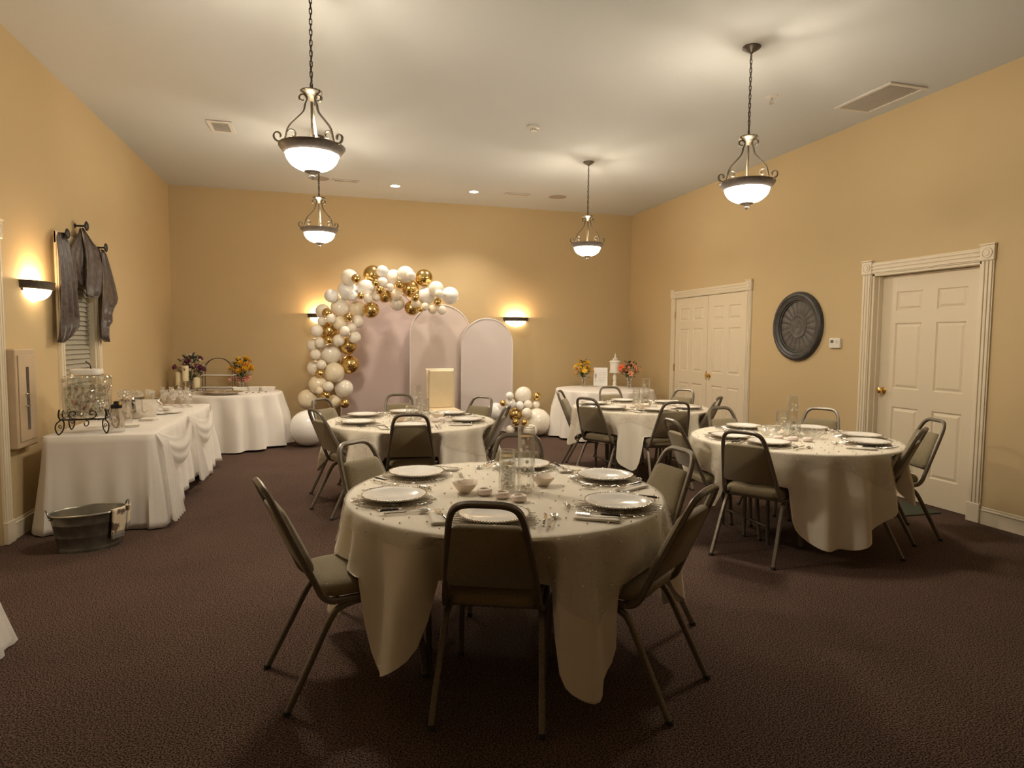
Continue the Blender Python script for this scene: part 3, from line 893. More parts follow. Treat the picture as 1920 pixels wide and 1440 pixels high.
def make_chair():
    t = thing('banquet_chair', '', 'chair', (0, 0, 0), 0, 'stacking banquet chairs at the dining tables')
    sec = RSQ(0.0125)
    half = [(0.195, 0.335, 0.428), (0.198, 0.15, 0.424), (0.198, -0.01, 0.421), (0.194, -0.055, 0.428), (0.190, -0.085, 0.455), (0.186, -0.105, 0.50),
            (0.166, chair_back_y(.66), .66), (0.146, chair_back_y(.80), .80), (0.135, chair_back_y(.845), .845), (0.120, chair_back_y(.875), .875), (0.095, TOPY, .893), (0.06, TOPY - .002, .90)]
    path = half + [(0, TOPY - .002, .901)] + [(-x, y, z) for x, y, z in reversed(half)]
    pts = catmull(path, 3)
    MB().sweep(pts, sec).build('back_frame', 'chair_metal', t)
    # seat cushion
    def outline(w0, w1, y0, y1, rc, n=6):
        P = []
        for (cx, cy, a0) in ((w1 - rc, y1 - rc, 0), (-(w1 - rc), y1 - rc, pi / 2), (-(w0 - rc), y0 + rc, pi), (w0 - rc, y0 + rc, 1.5 * pi)):
            for k in range(n + 1):
                a = a0 + pi / 2 * k / n
                P.append((cx + rc * cos(a), cy + rc * sin(a)))
        return P
    def loft(levels, fn, cap_top=True):
        vs, fs = [], []
        n = None
        for (o, z) in levels:
            n = len(o)
            vs += [fn(x, y, z) for x, y in o]
        for i in range(len(levels) - 1):
            for k in range(n):
                j = (k + 1) % n
                fs.append((i * n + k, i * n + j, (i + 1) * n + j, (i + 1) * n + k))
        fs.append(tuple(range(n - 1, -1, -1)))
        fs.append(tuple(range((len(levels) - 1) * n, len(levels) * n)))
        return vs, fs
    lv = []
    for ins, z in ((0.020, .432), (0.004, .440), (0.0, .456), (0.003, .474), (0.012, .487), (0.035, .497), (0.08, .503), (.14, .505)):
        lv.append((outline(.198 - ins, .212 - ins, -.085 + ins, .355 - ins, max(.075 - ins * .4, .02)), z))
    MB().add(*loft(lv, lambda x, y, z: (x, y, z))).build('seat', 'fabric', t, angle=60)
    # backrest panel in the leaning plane: local (x, h) with h = z
    lean = atan2(-(TOPY + 0.095), HOOPZ - 0.48)
    ca, sa = cos(lean), sin(lean)
    def bfn(x, h, d):      # d = offset toward the front
        return (x, chair_back_y(h) + d * ca, h + d * sa)
    lv = []
    for ins, d in ((0.004, -.013), (0.0, -.008), (0.0, .010), (0.006, .022), (0.022, .030), (0.06, .034)):
        o = outline(.178 - ins, .139 - ins, .535 + ins, .805 - ins, max(.03 - ins * .3, .008), 4)
        lv.append((o, d))
    vs, fs = loft(lv, bfn)
    MB().add(vs, fs).build('backrest', 'fabric', t, angle=60)
    # legs
    for s in (-1, 1):
        rear = catmull([(s * .186, .16, .408), (s * .190, .06, .404), (s * .194, -.005, .390), (s * .198, -.050, .350), (s * .206, -.135, .19), (s * .214, -.228, .012)], 4)
        l = MB().sweep(rear, RSQ(.0125)).build('leg', 'chair_metal', t)
        MB().sweep([(s * .2142, -.229, .016), (s * .2145, -.234, .0)], RSQ(.0145)).build('foot_cap', 'rubber', l)
        fr = catmull([(s * .195, .20, .412), (s * .196, .27, .408), (s * .197, .315, .392), (s * .198, .332, .350), (s * .204, .345, .18), (s * .210, .362, .012)], 4)
        l = MB().sweep(fr, RSQ(.0125)).build('leg', 'chair_metal', t)
        MB().sweep([(s * .210, .3622, .016), (s * .2102, .363, .0)], RSQ(.0145)).build('foot_cap', 'rubber', l)
    MB().sweep([(-.195, -.01, .414), (.195, -.01, .414)], RSQ(.010)).build('crossbar', 'chair_metal', t)
    MB().sweep([(-.195, .30, .414), (.195, .30, .414)], RSQ(.010)).build('crossbar', 'chair_metal', t)
    return t

# table centres and the place names used in labels
TR, TZ = 0.762, 0.745
TABLES = {
    'front': dict(c=(0.84, 3.05), name='the front table'),
    'arch': dict(c=(0.73, 5.97), name='the table before the balloons'),
    'double': dict(c=(3.45, 6.68), name='the table near the double doors'),
    'single': dict(c=(3.53, 4.24), name='the table near the single door'),
}
# (hoop-top x, y, seat word)
CHAIRS = {
    'front': [(-0.284, 2.80, 'left'), (0.540, 2.235, 'near'), (1.470, 2.245, 'near right'), (1.875, 3.135, 'far right'), (0.130, 3.800, 'far left'), (1.150, 3.860, 'far')],
    'arch': [(-0.130, 5.600, 'near left'), (-0.093, 6.620, 'far left'), (0.620, 5.110, 'near'), (1.545, 5.560, 'near right'), (1.560, 6.570, 'far right'), (0.725, 7.020, 'far')],
    'double': [(2.640, 7.190, 'far left'), (2.580, 6.215, 'near left'), (3.300, 5.620, 'near'), (4.060, 6.030, 'near right'), (4.290, 7.120, 'far right'), (3.520, 7.690, 'far')],
    'single': [(2.500, 4.340, 'left'), (2.645, 3.660, 'near left'), (4.010, 3.500, 'near right'), (4.590, 3.910, 'right'), (4.330, 4.830, 'far right'), (3.420, 5.080, 'far')],
}
chair0 = make_chair()
first = True
CH = {}
TURN = {('front', 'near'): -2, ('front', 'left'): 2}
for key, lst in CHAIRS.items():
    cx, cy = TABLES[key]['c']
    CH[key] = []
    for (x, y, word) in lst:
        d = Vector((cx - x, cy - y)).normalized()
        rz = atan2(d.y, d.x) - pi / 2 + radians(TURN.get((key, word), 0))
        d = Vector((cos(rz + pi / 2), sin(rz + pi / 2)))
        o = (x + d.x * -TOPY, y + d.y * -TOPY, 0)
        lab = 'olive grey banquet chair at the %s seat of %s' % (word, TABLES[key]['name'])
        if first:
            chair0.location = o
            chair0.rotation_euler = (0, 0, rz)
            chair0['label'] = lab
            first = False
        else:
            dup(chair0, o, rz, lab)
        CH[key].append((o[0], o[1], rz))

# ================================================================== TABLES AND CLOTHS
def round_table(cx, cy, label, group):
    t = thing('round_table', label, 'table', (cx, cy, 0), 0, group)
    MB().lathe([(0.0001, .742), (TR - .01, .742), (TR - .004, .738), (TR - .004, .722), (TR - .012, .718), (.0001, .718)], 64).build('tabletop', 'table_wood', t)
    for s in (-1, 1):
        for q in (-1, 1):
            MB().tube([(s * .42, q * .28, .718), (s * .44, q * .28, .66), (s * .42, q * .28, 0)], .014, 8).build('leg', 'table_leg', t)
        MB().tube([(s * .425, -.28, .14), (s * .425, .28, .14)], .011, 8).build('leg_brace', 'table_leg', t)
    return t

def cloth_round(cx, cy, ztop, R, drop_fn, chairs, seed, nfold, amp, flare, rows=16, N=224, push=0.030, top_off=0.0):
    """returns (vertex grid rows: list of list of Vector, builder) for a cloth over a round table"""
    rnd = random.Random(seed)
    ph = [rnd.uniform(0, 6.28) for _ in range(4)]
    top_rings = [0.0, 0.3, 0.6, 0.85, 0.97]
    rowsP = []
    drops = []
    for i in range(N):
        th = 2 * pi * i / N
        d = drop_fn(th)
        # a chair seat below stops the hem: the cloth rests on it
        px, py = cx + (R + .02) * cos(th), cy + (R + .02) * sin(th)
        for (ox, oy, rz) in chairs:
            dx, dy = px - ox, py - oy
            lx = dx * cos(rz) + dy * sin(rz)
            ly = -dx * sin(rz) + dy * cos(rz)
            if abs(lx) < .222 and -.30 < ly < .40:
                d = min(d, ztop - .520)
        drops.append(d)
    for _ in range(5):
        drops = [(drops[i - 1] + 2 * drops[i] + drops[(i + 1) % N]) / 4 for i in range(N)]
    # re-apply the seat limit after smoothing
    for rI, rr in enumerate(top_rings[1:]):
        rowsP.append([Vector((cx + R * rr * cos(2 * pi * i / N), cy + R * rr * sin(2 * pi * i / N), ztop)) for i in range(N)])
    prof = [(1.0, .0), (1.0 + .007 / R, .004), (1.0 + .011 / R, .012)]
    for (k, dz) in prof:
        rowsP.append([Vector((cx + R * k * cos(2 * pi * i / N), cy + R * k * sin(2 * pi * i / N), ztop - dz)) for i in range(N)])
    sk0 = len(rowsP)
    STEP = .036
    rows = int(max(drops) / STEP) + 1
    for r in range(1, rows + 1):
        row = []
        for i in range(N):
            th = 2 * pi * i / N
            d = drops[i]
            D = min(.012 + STEP * r, d + 2e-4 * r)    # depth below the table edge
            w = D / 0.72
            a = amp * min(1, D / .30) ** 0.9 * (1 + .5 * w)
            wob = sin(nfold * th + ph[0] + 0.8 * sin(2 * th + ph[1])) + 0.35 * sin((nfold * 0.5 + 1) * th + ph[2]) + .3 * sin(nfold * 2.1 * th + ph[3])
            wob = math.copysign(abs(wob) ** 0.85, wob) if wob else 0
            q = R + .011 + flare * w ** 1.3 + a * (wob + 0.55)
            z = ztop - D
            row.append(Vector((cx + q * cos(th), cy + q * sin(th), z)))
        rowsP.append(row)
    # chairs press the cloth inward
    for it in range(3):
        for r in range(sk0, len(rowsP)):
            for i in range(N):
                p = rowsP[r][i]
                for (ox, oy, rz) in chairs:
                    dx, dy = p.x - ox, p.y - oy
                    c, s_ = cos(rz), sin(rz)
                    lx, ly = dx * c + dy * s_, -dx * s_ + dy * c
                    if abs(lx) > .30 or ly < -.5 or ly > .45:
                        continue
                    by = chair_back_y(max(.45, min(p.z, .9))) + .055 + push
                    if ly < by and abs(lx) < .26:
                        f = 1 if abs(lx) < .21 else (0.26 - abs(lx)) / .05
                        ly = ly + (by - ly) * f
                    p.x, p.y = ox + lx * c - ly * s_, oy + lx * s_ + ly * c
                    if abs(lx) < .235 and -.12 < ly < .38 and p.z < .512:
                        p.z = .512
        if it < 2:
            for r in range(sk0 + 1, len(rowsP)):
                row = rowsP[r]
                nb = [(row[i - 1] + row[(i + 1) % N] + row[i] * 2) / 4 for i in range(N)]
                for i in range(N):
                    row[i].x, row[i].y = nb[i].x, nb[i].y
                    row[i].z = nb[i].z
    mb = MB()
    vs = [Vector((cx, cy, ztop))]
    for row in rowsP:
        vs += row
    fs = [(0, 1 + i, 1 + (i + 1) % N) for i in range(N)]
    for r in range(len(rowsP) - 1):
        for i in range(N):
            j = (i + 1) % N
            fs.append((1 + r * N + i, 1 + (r + 1) * N + i, 1 + (r + 1) * N + j, 1 + r * N + j))
    mb.add(vs, fs)
    return mb, rowsP, drops, sk0

def angd(a, b):
    return abs((a - b + pi) % (2 * pi) - pi)

def corner_drop(corners, side, tip, width, blunt=1.0):
    cs = [radians(c) for c in corners]
    def fn(th):
        d = side
        for c in cs:
            q = angd(th, c) / radians(width)
            if q < 1:
                d = max(d, side + (tip - side) * min(1, (1 - q) * blunt) ** 0.9)
        return d
    return fn

CORN = {'front': ((-148, -82, -9, 165, 75), .27, .655, 36), 'arch': ((-155, -62, 30, 120), .28, .60, 42), 'double': ((-122, -32, 58, 148), .27, .60, 42), 'single': ((-109, 176, -22, 72), .28, .63, 42, 1.25)}
OVER = {'front': ((-78, -25, 60, 150), .07, .36, 36), 'arch': ((-135, -45, 45, 135), .07, .26, 42), 'double': ((-80, 10, 100, -170), .08, .28, 42), 'single': ((-65, -160, 20, 110), .08, .34, 42)}
CLZ = TZ + .001
pearl_seed = 3
for n, key in enumerate(TABLES):
    cx, cy = TABLES[key]['c']
    nm = TABLES[key]['name']
    round_table(cx, cy, 'round folding table under the cloth of ' + nm[4:], 'round dining tables')
    mb, rp, dr, sk = cloth_round(cx, cy, CLZ, TR, corner_drop(*CORN[key]), CH[key], 10 + n, 19, .033, .055)
    o = mb.build('tablecloth', 'cloth_iv', None, angle=80)
    tag(o, 'ivory square tablecloth with hanging corners on ' + nm, 'tablecloth', 'ivory tablecloths on the dining tables')
    solid(o, .0015)
    mb, rp, dr, sk = cloth_round(cx, cy, CLZ + .004, TR + .009, corner_drop(*OVER[key]), CH[key], 10 + n, 19, .033, .055, rows=10, push=0.024)
    ov = mb.build('organza_overlay', 'organza', None, angle=80)
    tag(ov, 'sheer organza overlay dotted with tiny pearls on ' + nm, 'table overlay', 'pearl organza overlays')
    # pearls sewn on the overlay
    pb = MB()
    rr = random.Random(pearl_seed + n)
    g = 0.105
    rad = 0.0042
    seg, rg = (6, 4) if n else (8, 5)
    for ix in range(-13, 14):
        for iy in range(-13, 14):
            x = ix * g + (g / 2 if iy % 2 else 0) + rr.uniform(-.012, .012)
            y = iy * g * .9 + rr.uniform(-.012, .012)
            r = hypot(x, y)
            th = atan2(y, x) % (2 * pi)
            if r < TR:
                pb.sphere((cx + x, cy + y, CLZ + .004 + rad * .8), rad, seg, rg)
            else:
                i = int(th / (2 * pi) * 224) % 224
                dpt = r - TR
                if dpt < dr[i] - .01:
                    f = max(0, dpt - .012) / .036
                    k = min(int(f), len(rp) - sk - 1)
                    a, b = rp[sk + k - 1][i], rp[sk + k][i]
                    p = a.lerp(b, min(1, f - k))
                    out = Vector((cos(th), sin(th), 0))
                    p = p + out * rad * .8
                    pb.sphere(tuple(p), rad, seg, rg)
    q = pb.build('pearls', 'pearl', ov)
    q['kind'] = 'stuff'

# ================================================================== PLACE SETTINGS
def plate_thing():
    t = thing('dinner_plate', '', 'plate', (0, 0, 0), 0, 'beaded-rim dinner plates')
    MB().lathe([(0.0001, .003), (0.080, .003), (0.088, .002), (0.090, .006), (0.105, .013), (0.140, .019), (0.146, .020), (0.147, .0225), (0.140, .0225), (0.104, .0165), (0.094, .0105), (0.0001, .0085)], 40).build('dish', 'china', t, angle=50)
    b = MB()
    for k in range(72):
        a = 2 * pi * k / 72
        b.sphere((0.148 * cos(a), 0.148 * sin(a), .0215), .0046, 6, 4)
    b.build('beaded_rim', 'bead', t)
    return t

def wire_mat_thing():
    t = thing('wire_placemat', '', 'placemat', (0, 0, 0), 0, 'silver wire placemats')
    rnd = random.Random(5)
    b = MB()
    for k in range(46):
        a = 2 * pi * k / 46 + rnd.uniform(-.03, .03)
        r1 = rnd.uniform(.172, .202)
        w = rnd.uniform(.010, .017)
        z = rnd.uniform(.0025, .008)
        ca, sa = cos(a), sin(a)
        loc = [(.09, -w * .5), (.13, -w * 1.0), (r1 - w, -w), (r1, 0), (r1 - w, w), (.13, w * 1.2), (.09, w * .3)]
        b.tube([(r * ca - u * sa, r * sa + u * ca, z + (.003 if i % 2 else 0)) for i, (r, u) in enumerate(loc)], .0014, 4)
    b.build('wire_loops', 'wire', t)
    r = MB()
    for q, z in ((.09, .004), (.12, .006), (.145, .0045), (.165, .006)):
        r.tube([(q * cos(2 * pi * k / 40), q * sin(2 * pi * k / 40), z + .001 * sin(9 * 2 * pi * k / 40)) for k in range(40)], .0014, 4, closed=True)
    r.build('wire_rings', 'wire', t)
    return t

def blade(mb, pts, th):
    """flat outline pts (x, y) extruded to thickness th"""
    mb.poly([(x, y, 0) for x, y in pts], (0, 0, th))

def utensil(kind):
    t = thing({'fork': 'dinner_fork', 'knife': 'dinner_knife', 'spoon': 'dinner_spoon'}[kind], '', kind, (0, 0, 0), 0, {'fork': 'dinner forks', 'knife': 'dinner knives', 'spoon': 'dinner spoons'}[kind])
    hm = 'steel' if kind == 'spoon' else 'black_handle'
    hp = catmull([(0, -.095, .006), (0, -.07, .007), (0, -.04, .006), (0, -.012, .006)], 4)
    MB().tube(hp, .0055 if kind != 'spoon' else .004, 8, taper=lambda u: 1 - .25 * u).build('handle', hm, t)
    MB().sphere((0, -.097, .006), .0068, 8, 6).build('end_cap', 'steel', t)
    MB().sphere((0, -.010, .006), .0055, 8, 6).build('ferrule', 'steel', t)
    m = MB()
    if kind == 'knife':
        blade(m, [(-.004, -.012), (.005, -.012), (.009, .02), (.010, .06), (.007, .088), (-.001, .098), (-.005, .06)], .002)
        o = m.build('blade', 'steel', t, smooth=False)
        o.location.z = .004
    elif kind == 'fork':
        m.tube(catmull([(0, -.012, .006), (0, .02, .004), (0, .035, .006)], 4), .0030, 6)
        blade(m, [(-.004, .030), (.004, .030), (.012, .045), (.012, .056), (-.012, .056), (-.012, .045)], .002)
        for k in range(4):
            x = -.0105 + .007 * k
            m.box(x - .0016, x + .0016, .054, .096, 0, .002)
        o = m.build('tines', 'steel', t, smooth=False)
        o.location.z = .004
    else:
        m.tube(catmull([(0, -.012, .006), (0, .02, .004), (0, .045, .005)], 4), .0026, 6)
        prof = [(1.0, .010), (.9, .005), (.6, .0015), (.25, .0005), (.001, 0)]
        vs, fs = [], []
        for r, z in prof:
            for k in range(18):
                a = 2 * pi * k / 18
                vs.append((.019 * r * cos(a) * (1 - .12 * sin(a)), .070 + .028 * r * sin(a), z))
        for i in range(4):
            for k in range(18):
                fs.append((i * 18 + k, (i + 1) * 18 + k, (i + 1) * 18 + (k + 1) % 18, i * 18 + (k + 1) % 18))
        m.add(vs, fs)
        o = m.build('bowl', 'steel', t)
        solid(o, .001)
    return t

def napkin_thing():
    t = thing('folded_napkin', '', 'napkin', (0, 0, 0), 0, 'folded linen napkins')
    for k, (w, l, z, a) in enumerate(((.036, .098, 0, 0), (.035, .094, .0035, .03))):
        rz = Matrix.Rotation(a, 4, 'Z')
        MB().grid(lambda u, v: ((2 * u - 1) * w, (2 * v - 1) * l, z + .0035 + .0012 * sin(6 * v + 2 * u)), 4, 10, rz).build('fold_layer', 'napkin', t)
        solid(t.children[-1], .003)
    return t

def favour_thing():
    t = thing('wrapped_favour', '', 'favour', (0, 0, 0), 0, 'small wrapped favours by the plates')
    MB().tube([(-.022, 0, .010), (.022, 0, .010)], .010, 10).build('roll', 'china', t)
    MB().tube([(-.009, 0, .010), (.009, 0, .010)], .0104, 10).build('label_band', 'bead', t)
    for s in (-1, 1):
        MB().tube([(s * .022, 0, .010), (s * .032, 0, .010)], .004, 8, taper=lambda u: 1 + 1.2 * u).build('twist', 'wire', t)
    return t

PROTO = {'mat': wire_mat_thing(), 'plate': plate_thing(), 'napkin': napkin_thing(), 'fork': utensil('fork'), 'knife': utensil('knife'), 'spoon': utensil('spoon'), 'favour': favour_thing()}
USED = set()
def put(kind, loc, rz, label):
    if kind not in USED:
        USED.add(kind)
        o = PROTO[kind]
        o.location = loc
        o.rotation_euler = (0, 0, rz)
        o['label'] = label
        return o
    return dup(PROTO[kind], loc, rz, label)

TZS = CLZ + .0055                 # top of cloth plus overlay
FRONT_PL = {'left': (.285, 2.975), 'far left': (.455, 3.475), 'near': (.652, 2.545), 'near right': (1.246, 2.61), 'far right': (1.428, 3.155), 'far': (1.095, 3.560)}
rs = random.Random(21)
for key in TABLES:
    cx, cy = TABLES[key]['c']
    nm = TABLES[key]['name']
    for (x, y, word) in CHAIRS[key]:
        if key == 'front':
            px, py = FRONT_PL[word]
        else:
            d = Vector((x - cx, y - cy)).normalized() * .535
            px, py = cx + d.x, cy + d.y
        rz = atan2(cy - py, cx - px) - pi / 2
        c, s_ = cos(rz), sin(rz)
        P = lambda u, v, z=0: (px + u * c - v * s_, py + u * s_ + v * c, TZS + z)
        seat = 'at the %s seat of %s' % (word, nm)
        put('mat', P(0, 0), rz + rs.uniform(0, 6), 'silver wire placemat ' + seat)
        put('plate', P(0, 0, .0105), rz, 'white beaded-rim plate ' + seat)
        put('napkin', P(-.232, -.005), rz + .25, 'folded ivory napkin ' + seat)
        put('fork', P(-.218, .0, .011), rz + .35 + rs.uniform(-.15, .15), 'black-handled fork ' + seat)
        put('knife', P(.212, -.02, .008), rz + rs.uniform(-.15, .1), 'black-handled knife ' + seat)
        put('spoon', P(.245, .0, .001), rz - .1 + rs.uniform(-.15, .15), 'silver spoon ' + seat)
        put('favour', P(-.14 + rs.uniform(-.02, .02), .190, .001), rz + .8, 'small wrapped favour ' + seat)

# ================================================================== CENTREPIECES
def vase_thing(h, r=0.043, seed=1, npearl=12, size='tall'):
    t = thing('cylinder_vase', '', 'vase', (0, 0, 0), 0, 'cylinder vases with floating pearls')
    MB().lathe([(0.0001, .001), (r - .004, .001), (r, .004), (r, h), (r - .0025, h + .001), (r - .003, h - .002), (r - .003, .010), (0.0001, .010)], 28).build('glass_cylinder', 'glass', t, angle=50)
    MB().tube([(r * .97 * cos(2 * pi * k / 28), r * .97 * sin(2 * pi * k / 28), h) for k in range(28)], .0017, 6, closed=True).build('glint_lip', 'bead', t)  # silver colour stands in for the bright glint on the glass rim
    wl = h * .86
    MB().lathe([(0.0001, wl), (r - .004, wl)], 28).build('water_surface', 'water', t)
    rnd = random.Random(seed)
    pb = MB()
    for k in range(npearl):
        a = rnd.uniform(0, 6.28)
        q = (r - .012) * sqrt(rnd.random())
        pb.sphere((q * cos(a), q * sin(a), rnd.uniform(.018, wl - .010)), rnd.choice((.006, .0075, .0095)), 8, 6)
    for k in range(5):
        a = rnd.uniform(0, 6.28)
        q = (r - .012) * sqrt(rnd.random())
        pb.sphere((q * cos(a), q * sin(a), .017), .0065, 8, 6)
    o = pb.build('floating_pearls', 'pearl', t)
    o['kind'] = 'stuff'
    return t

def bowl_thing(mkey='bowl_pink'):
    t = thing('serving_bowl', '', 'bowl', (0, 0, 0), 0, 'small ceramic bowls')
    pr = [(0.0001, .003), (0.028, .001), (0.032, .003), (0.052, .026), (0.063, .049), (0.0645, .051), (0.0615, .0505), (0.050, .028), (0.030, .008), (0.0001, .0065)]
    mb = MB().lathe(pr, 32, rf=lambda a, i: 1 + (.16 * max(0, cos(a)) ** 14 if 3 <= i <= 7 else 0))
    mb.v = [(x, y, z + (.010 * ((hypot(x, y) / .062) ** 2) * (cos(2 * atan2(y, x)) * .5))) for x, y, z in mb.v]
    mb.build('body', mkey, t, angle=60)
    return t
def glass_bowl_thing():
    t = thing('glass_bowl', '', 'bowl', (0, 0, 0), 0, 'small clear glass bowls')
    MB().lathe([(0.0001, .004), (0.035, .001), (0.045, .006), (0.078, .045), (0.088, .072), (0.084, .072), (0.072, .044), (0.0001, .010)], 32).build('body', 'cut_glass', t, angle=60)
    return t
def tealight_thing():
    t = thing('tealight_holder', '', 'candle holder', (0, 0, 0), 0, 'small blush tealight holders')
    MB().lathe([(0.0001, .001), (0.030, .001), (0.037, .008), (0.0385, .017), (0.035, .026), (0.028, .0295), (0.023, .028), (0.021, .020), (0.0001, .018)], 28).build('cup', 'tealight', t, angle=60)
    w = MB().lathe([(0.0001, .0225), (0.0195, .022), (0.0195, .017), (.0001, .017)], 20).build('candle', 'wax', t)
    MB().tube([(0, 0, .022), (0, 0, .027)], .0008, 5).build('wick', 'iron', w)
    return t
V = {'tall': vase_thing(.320, seed=2, npearl=14), 'medium': vase_thing(.200, seed=4, npearl=9), 'short': vase_thing(.130, seed=6, npearl=12)}
PROTO.update(V)
PROTO['pbowl'] = bowl_thing()
PROTO['gbowl'] = glass_bowl_thing()
PROTO['tea'] = tealight_thing()
CENT = {   # offsets measured from the photograph
    'front': dict(tall=(.935, 3.010), medium=(.850, 3.055), short=(.885, 3.150), bowls=[('pbowl', .636, 3.060, .35), ('pbowl', 1.060, 3.115, .2)], tea=[(.718, 2.985), (.786, 2.905), (.846, 2.825)]),
    'arch': dict(tall=(.800, 6.020), medium=(.850, 5.930), short=(.720, 5.960), bowls=[('pbowl', .615, 5.890, .3), ('pbowl', .990, 6.040, .1)], tea=[(.83, 5.78), (.93, 5.80), (1.0, 5.87)]),
    'double': dict(tall=(3.530, 6.700), medium=(3.395, 6.680), short=(3.460, 6.600), bowls=[('pbowl', 3.370, 6.460, .3), ('pbowl', 3.62, 6.83, 1.0)], tea=[(3.22, 6.66), (3.30, 6.58), (3.52, 6.50)]),
    'single': dict(tall=(3.600, 4.330), medium=(3.500, 4.340), short=(3.555, 4.250), bowls=[('gbowl', 3.660, 4.170, 0), ('gbowl', 3.400, 4.370, 0)], tea=[(3.34, 4.17), (3.42, 4.10), (3.50, 4.04)]),
}
for key in TABLES:
    cx, cy = TABLES[key]['c']
    nm = TABLES[key]['name']
    cd = CENT[key]
    for sz, wd in (('tall', 'tallest'), ('medium', 'middle-sized'), ('short', 'shortest')):
        put(sz, (*cd[sz], TZS), rs.uniform(0, 6), '%s clear cylinder vase with floating pearls on %s' % (wd, nm))
    for i, (k, x, y, a) in enumerate(cd['bowls']):
        put(k, (x, y, TZS), a, ('%s %s of the vases on %s' % ('blush ceramic bowl' if k == 'pbowl' else 'clear glass bowl', ('left', 'right')[i] if k == 'pbowl' else ('right', 'left')[i], nm)))
    for i, (x, y) in enumerate(cd['tea']):
        put('tea', (x, y, TZS), 0, '%s of three blush tealight holders on %s' % (('leftmost', 'middle', 'rightmost')[i], nm))

# ================================================================== BALLOONS
GARLAND_ARCH = "-0.296 9.340 0.255 0.252 w;0.021 10.000 1.275 0.156 c;0.069 9.940 0.997 0.154 i;0.275 10.000 2.226 0.150 w;0.005 10.000 1.614 0.150 g;-0.318 10.000 0.598 0.149 i;0.302 10.060 1.112 0.146 g;0.645 10.000 2.477 0.141 g;0.162 10.000 1.964 0.140 c;-0.166 9.940 0.820 0.139 i;0.209 10.000 0.751 0.141 c;0.274 10.000 1.402 0.137 g;1.831 10.000 2.194 0.138 w;1.458 10.000 2.184 0.137 w;0.954 10.000 2.438 0.132 c;1.116 9.820 2.477 0.131 c;1.423 10.000 2.454 0.134 g;1.207 10.000 2.284 0.134 g;0.542 9.880 2.260 0.130 w;0.419 10.000 1.950 0.131 i;0.297 9.820 2.408 0.122 c;0.605 9.820 1.936 0.123 g;1.581 9.820 2.281 0.118 c;1.237 10.000 1.988 0.119 g;-0.211 10.000 1.066 0.115 c;1.013 10.000 2.054 0.113 c;-0.084 10.000 1.910 0.109 c;0.157 9.820 1.731 0.108 i;-0.217 10.000 1.403 0.109 c;0.039 9.880 2.132 0.102 w;0.828 10.000 2.157 0.102 g;0.062 10.000 0.561 0.101 i;0.418 9.880 1.766 0.096 c;-0.173 9.820 1.619 0.094 c;0.366 9.820 1.527 0.095 c;0.776 9.820 2.514 0.090 w;0.136 9.820 1.482 0.089 c;0.987 9.840 2.175 0.084 i;0.770 9.780 2.352 0.079 w;-0.129 9.840 1.445 0.078 c;-0.196 9.840 1.268 0.078 c;-0.019 9.780 0.800 0.078 c;0.341 9.780 2.134 0.075 w;-0.024 9.840 1.879 0.074 g;0.219 9.660 1.618 0.074 c;-0.114 9.840 1.121 0.073 c;-0.062 9.840 0.667 0.073 g;0.215 9.900 0.538 0.074 g;0.029 9.720 1.794 0.070 c;0.323 9.780 1.668 0.071 c;0.386 9.660 2.378 0.068 g;1.179 9.600 2.438 0.069 c;1.687 9.900 1.962 0.072 c;1.542 9.900 1.970 0.072 i;0.563 9.720 2.101 0.069 c;1.260 9.780 2.049 0.071 i;0.273 9.720 1.818 0.068 g;1.606 9.660 2.190 0.068 c;0.728 9.720 2.229 0.067 g;-0.097 9.840 1.757 0.066 c;0.896 9.900 2.283 0.067 c;1.245 9.660 2.131 0.064 g;1.018 9.780 2.321 0.064 g;-0.010 9.780 1.485 0.062 g;-0.138 9.840 0.994 0.063 g;1.416 9.840 2.005 0.063 c;1.619 9.900 2.084 0.062 g;0.692 9.900 2.127 0.060 c;0.661 9.660 2.329 0.055 g;-0.144 9.720 0.747 0.054 i;0.031 9.900 0.451 0.056 g;0.453 9.720 2.137 0.051 g;1.341 9.780 1.960 0.040 g"
GARLAND_LOW = "3.139 9.550 0.221 0.219 c;2.520 9.750 0.380 0.140 w;2.976 9.750 0.632 0.138 c;2.967 9.350 0.113 0.111 c;2.840 9.750 0.329 0.110 g;2.731 9.650 0.509 0.084 w;2.929 9.410 0.382 0.082 c;2.731 9.650 0.096 0.074 c;2.883 9.650 0.476 0.070 w;3.005 9.590 0.498 0.070 c;3.167 9.650 0.616 0.067 g;2.701 9.590 0.638 0.064 w;3.154 9.650 0.484 0.062 c;2.804 9.590 0.225 0.061 g;2.876 9.350 0.244 0.055 g;2.594 9.590 0.526 0.052 g"
def balloon_mesh(m):
    """unit balloon: round, slightly drawn out toward the knot at -z"""
    prof = [(0.0001, 1.0)]
    for k in range(1, 18):
        a = pi * k / 18
        r = sin(a)
        z = cos(a)
        if z < 0:
            z *= 1.06
            r *= 1 - .03 * (-z)
        prof.append((r, z))
    prof += [(0.075, -1.075), (0.045, -1.10), (0.085, -1.15), (0.0001, -1.14)]
    return MB().lathe(list(reversed(prof)), 26).mesh('balloon', m, angle=70)
BM = {c: balloon_mesh('bal_' + c) for c in 'wcig'}
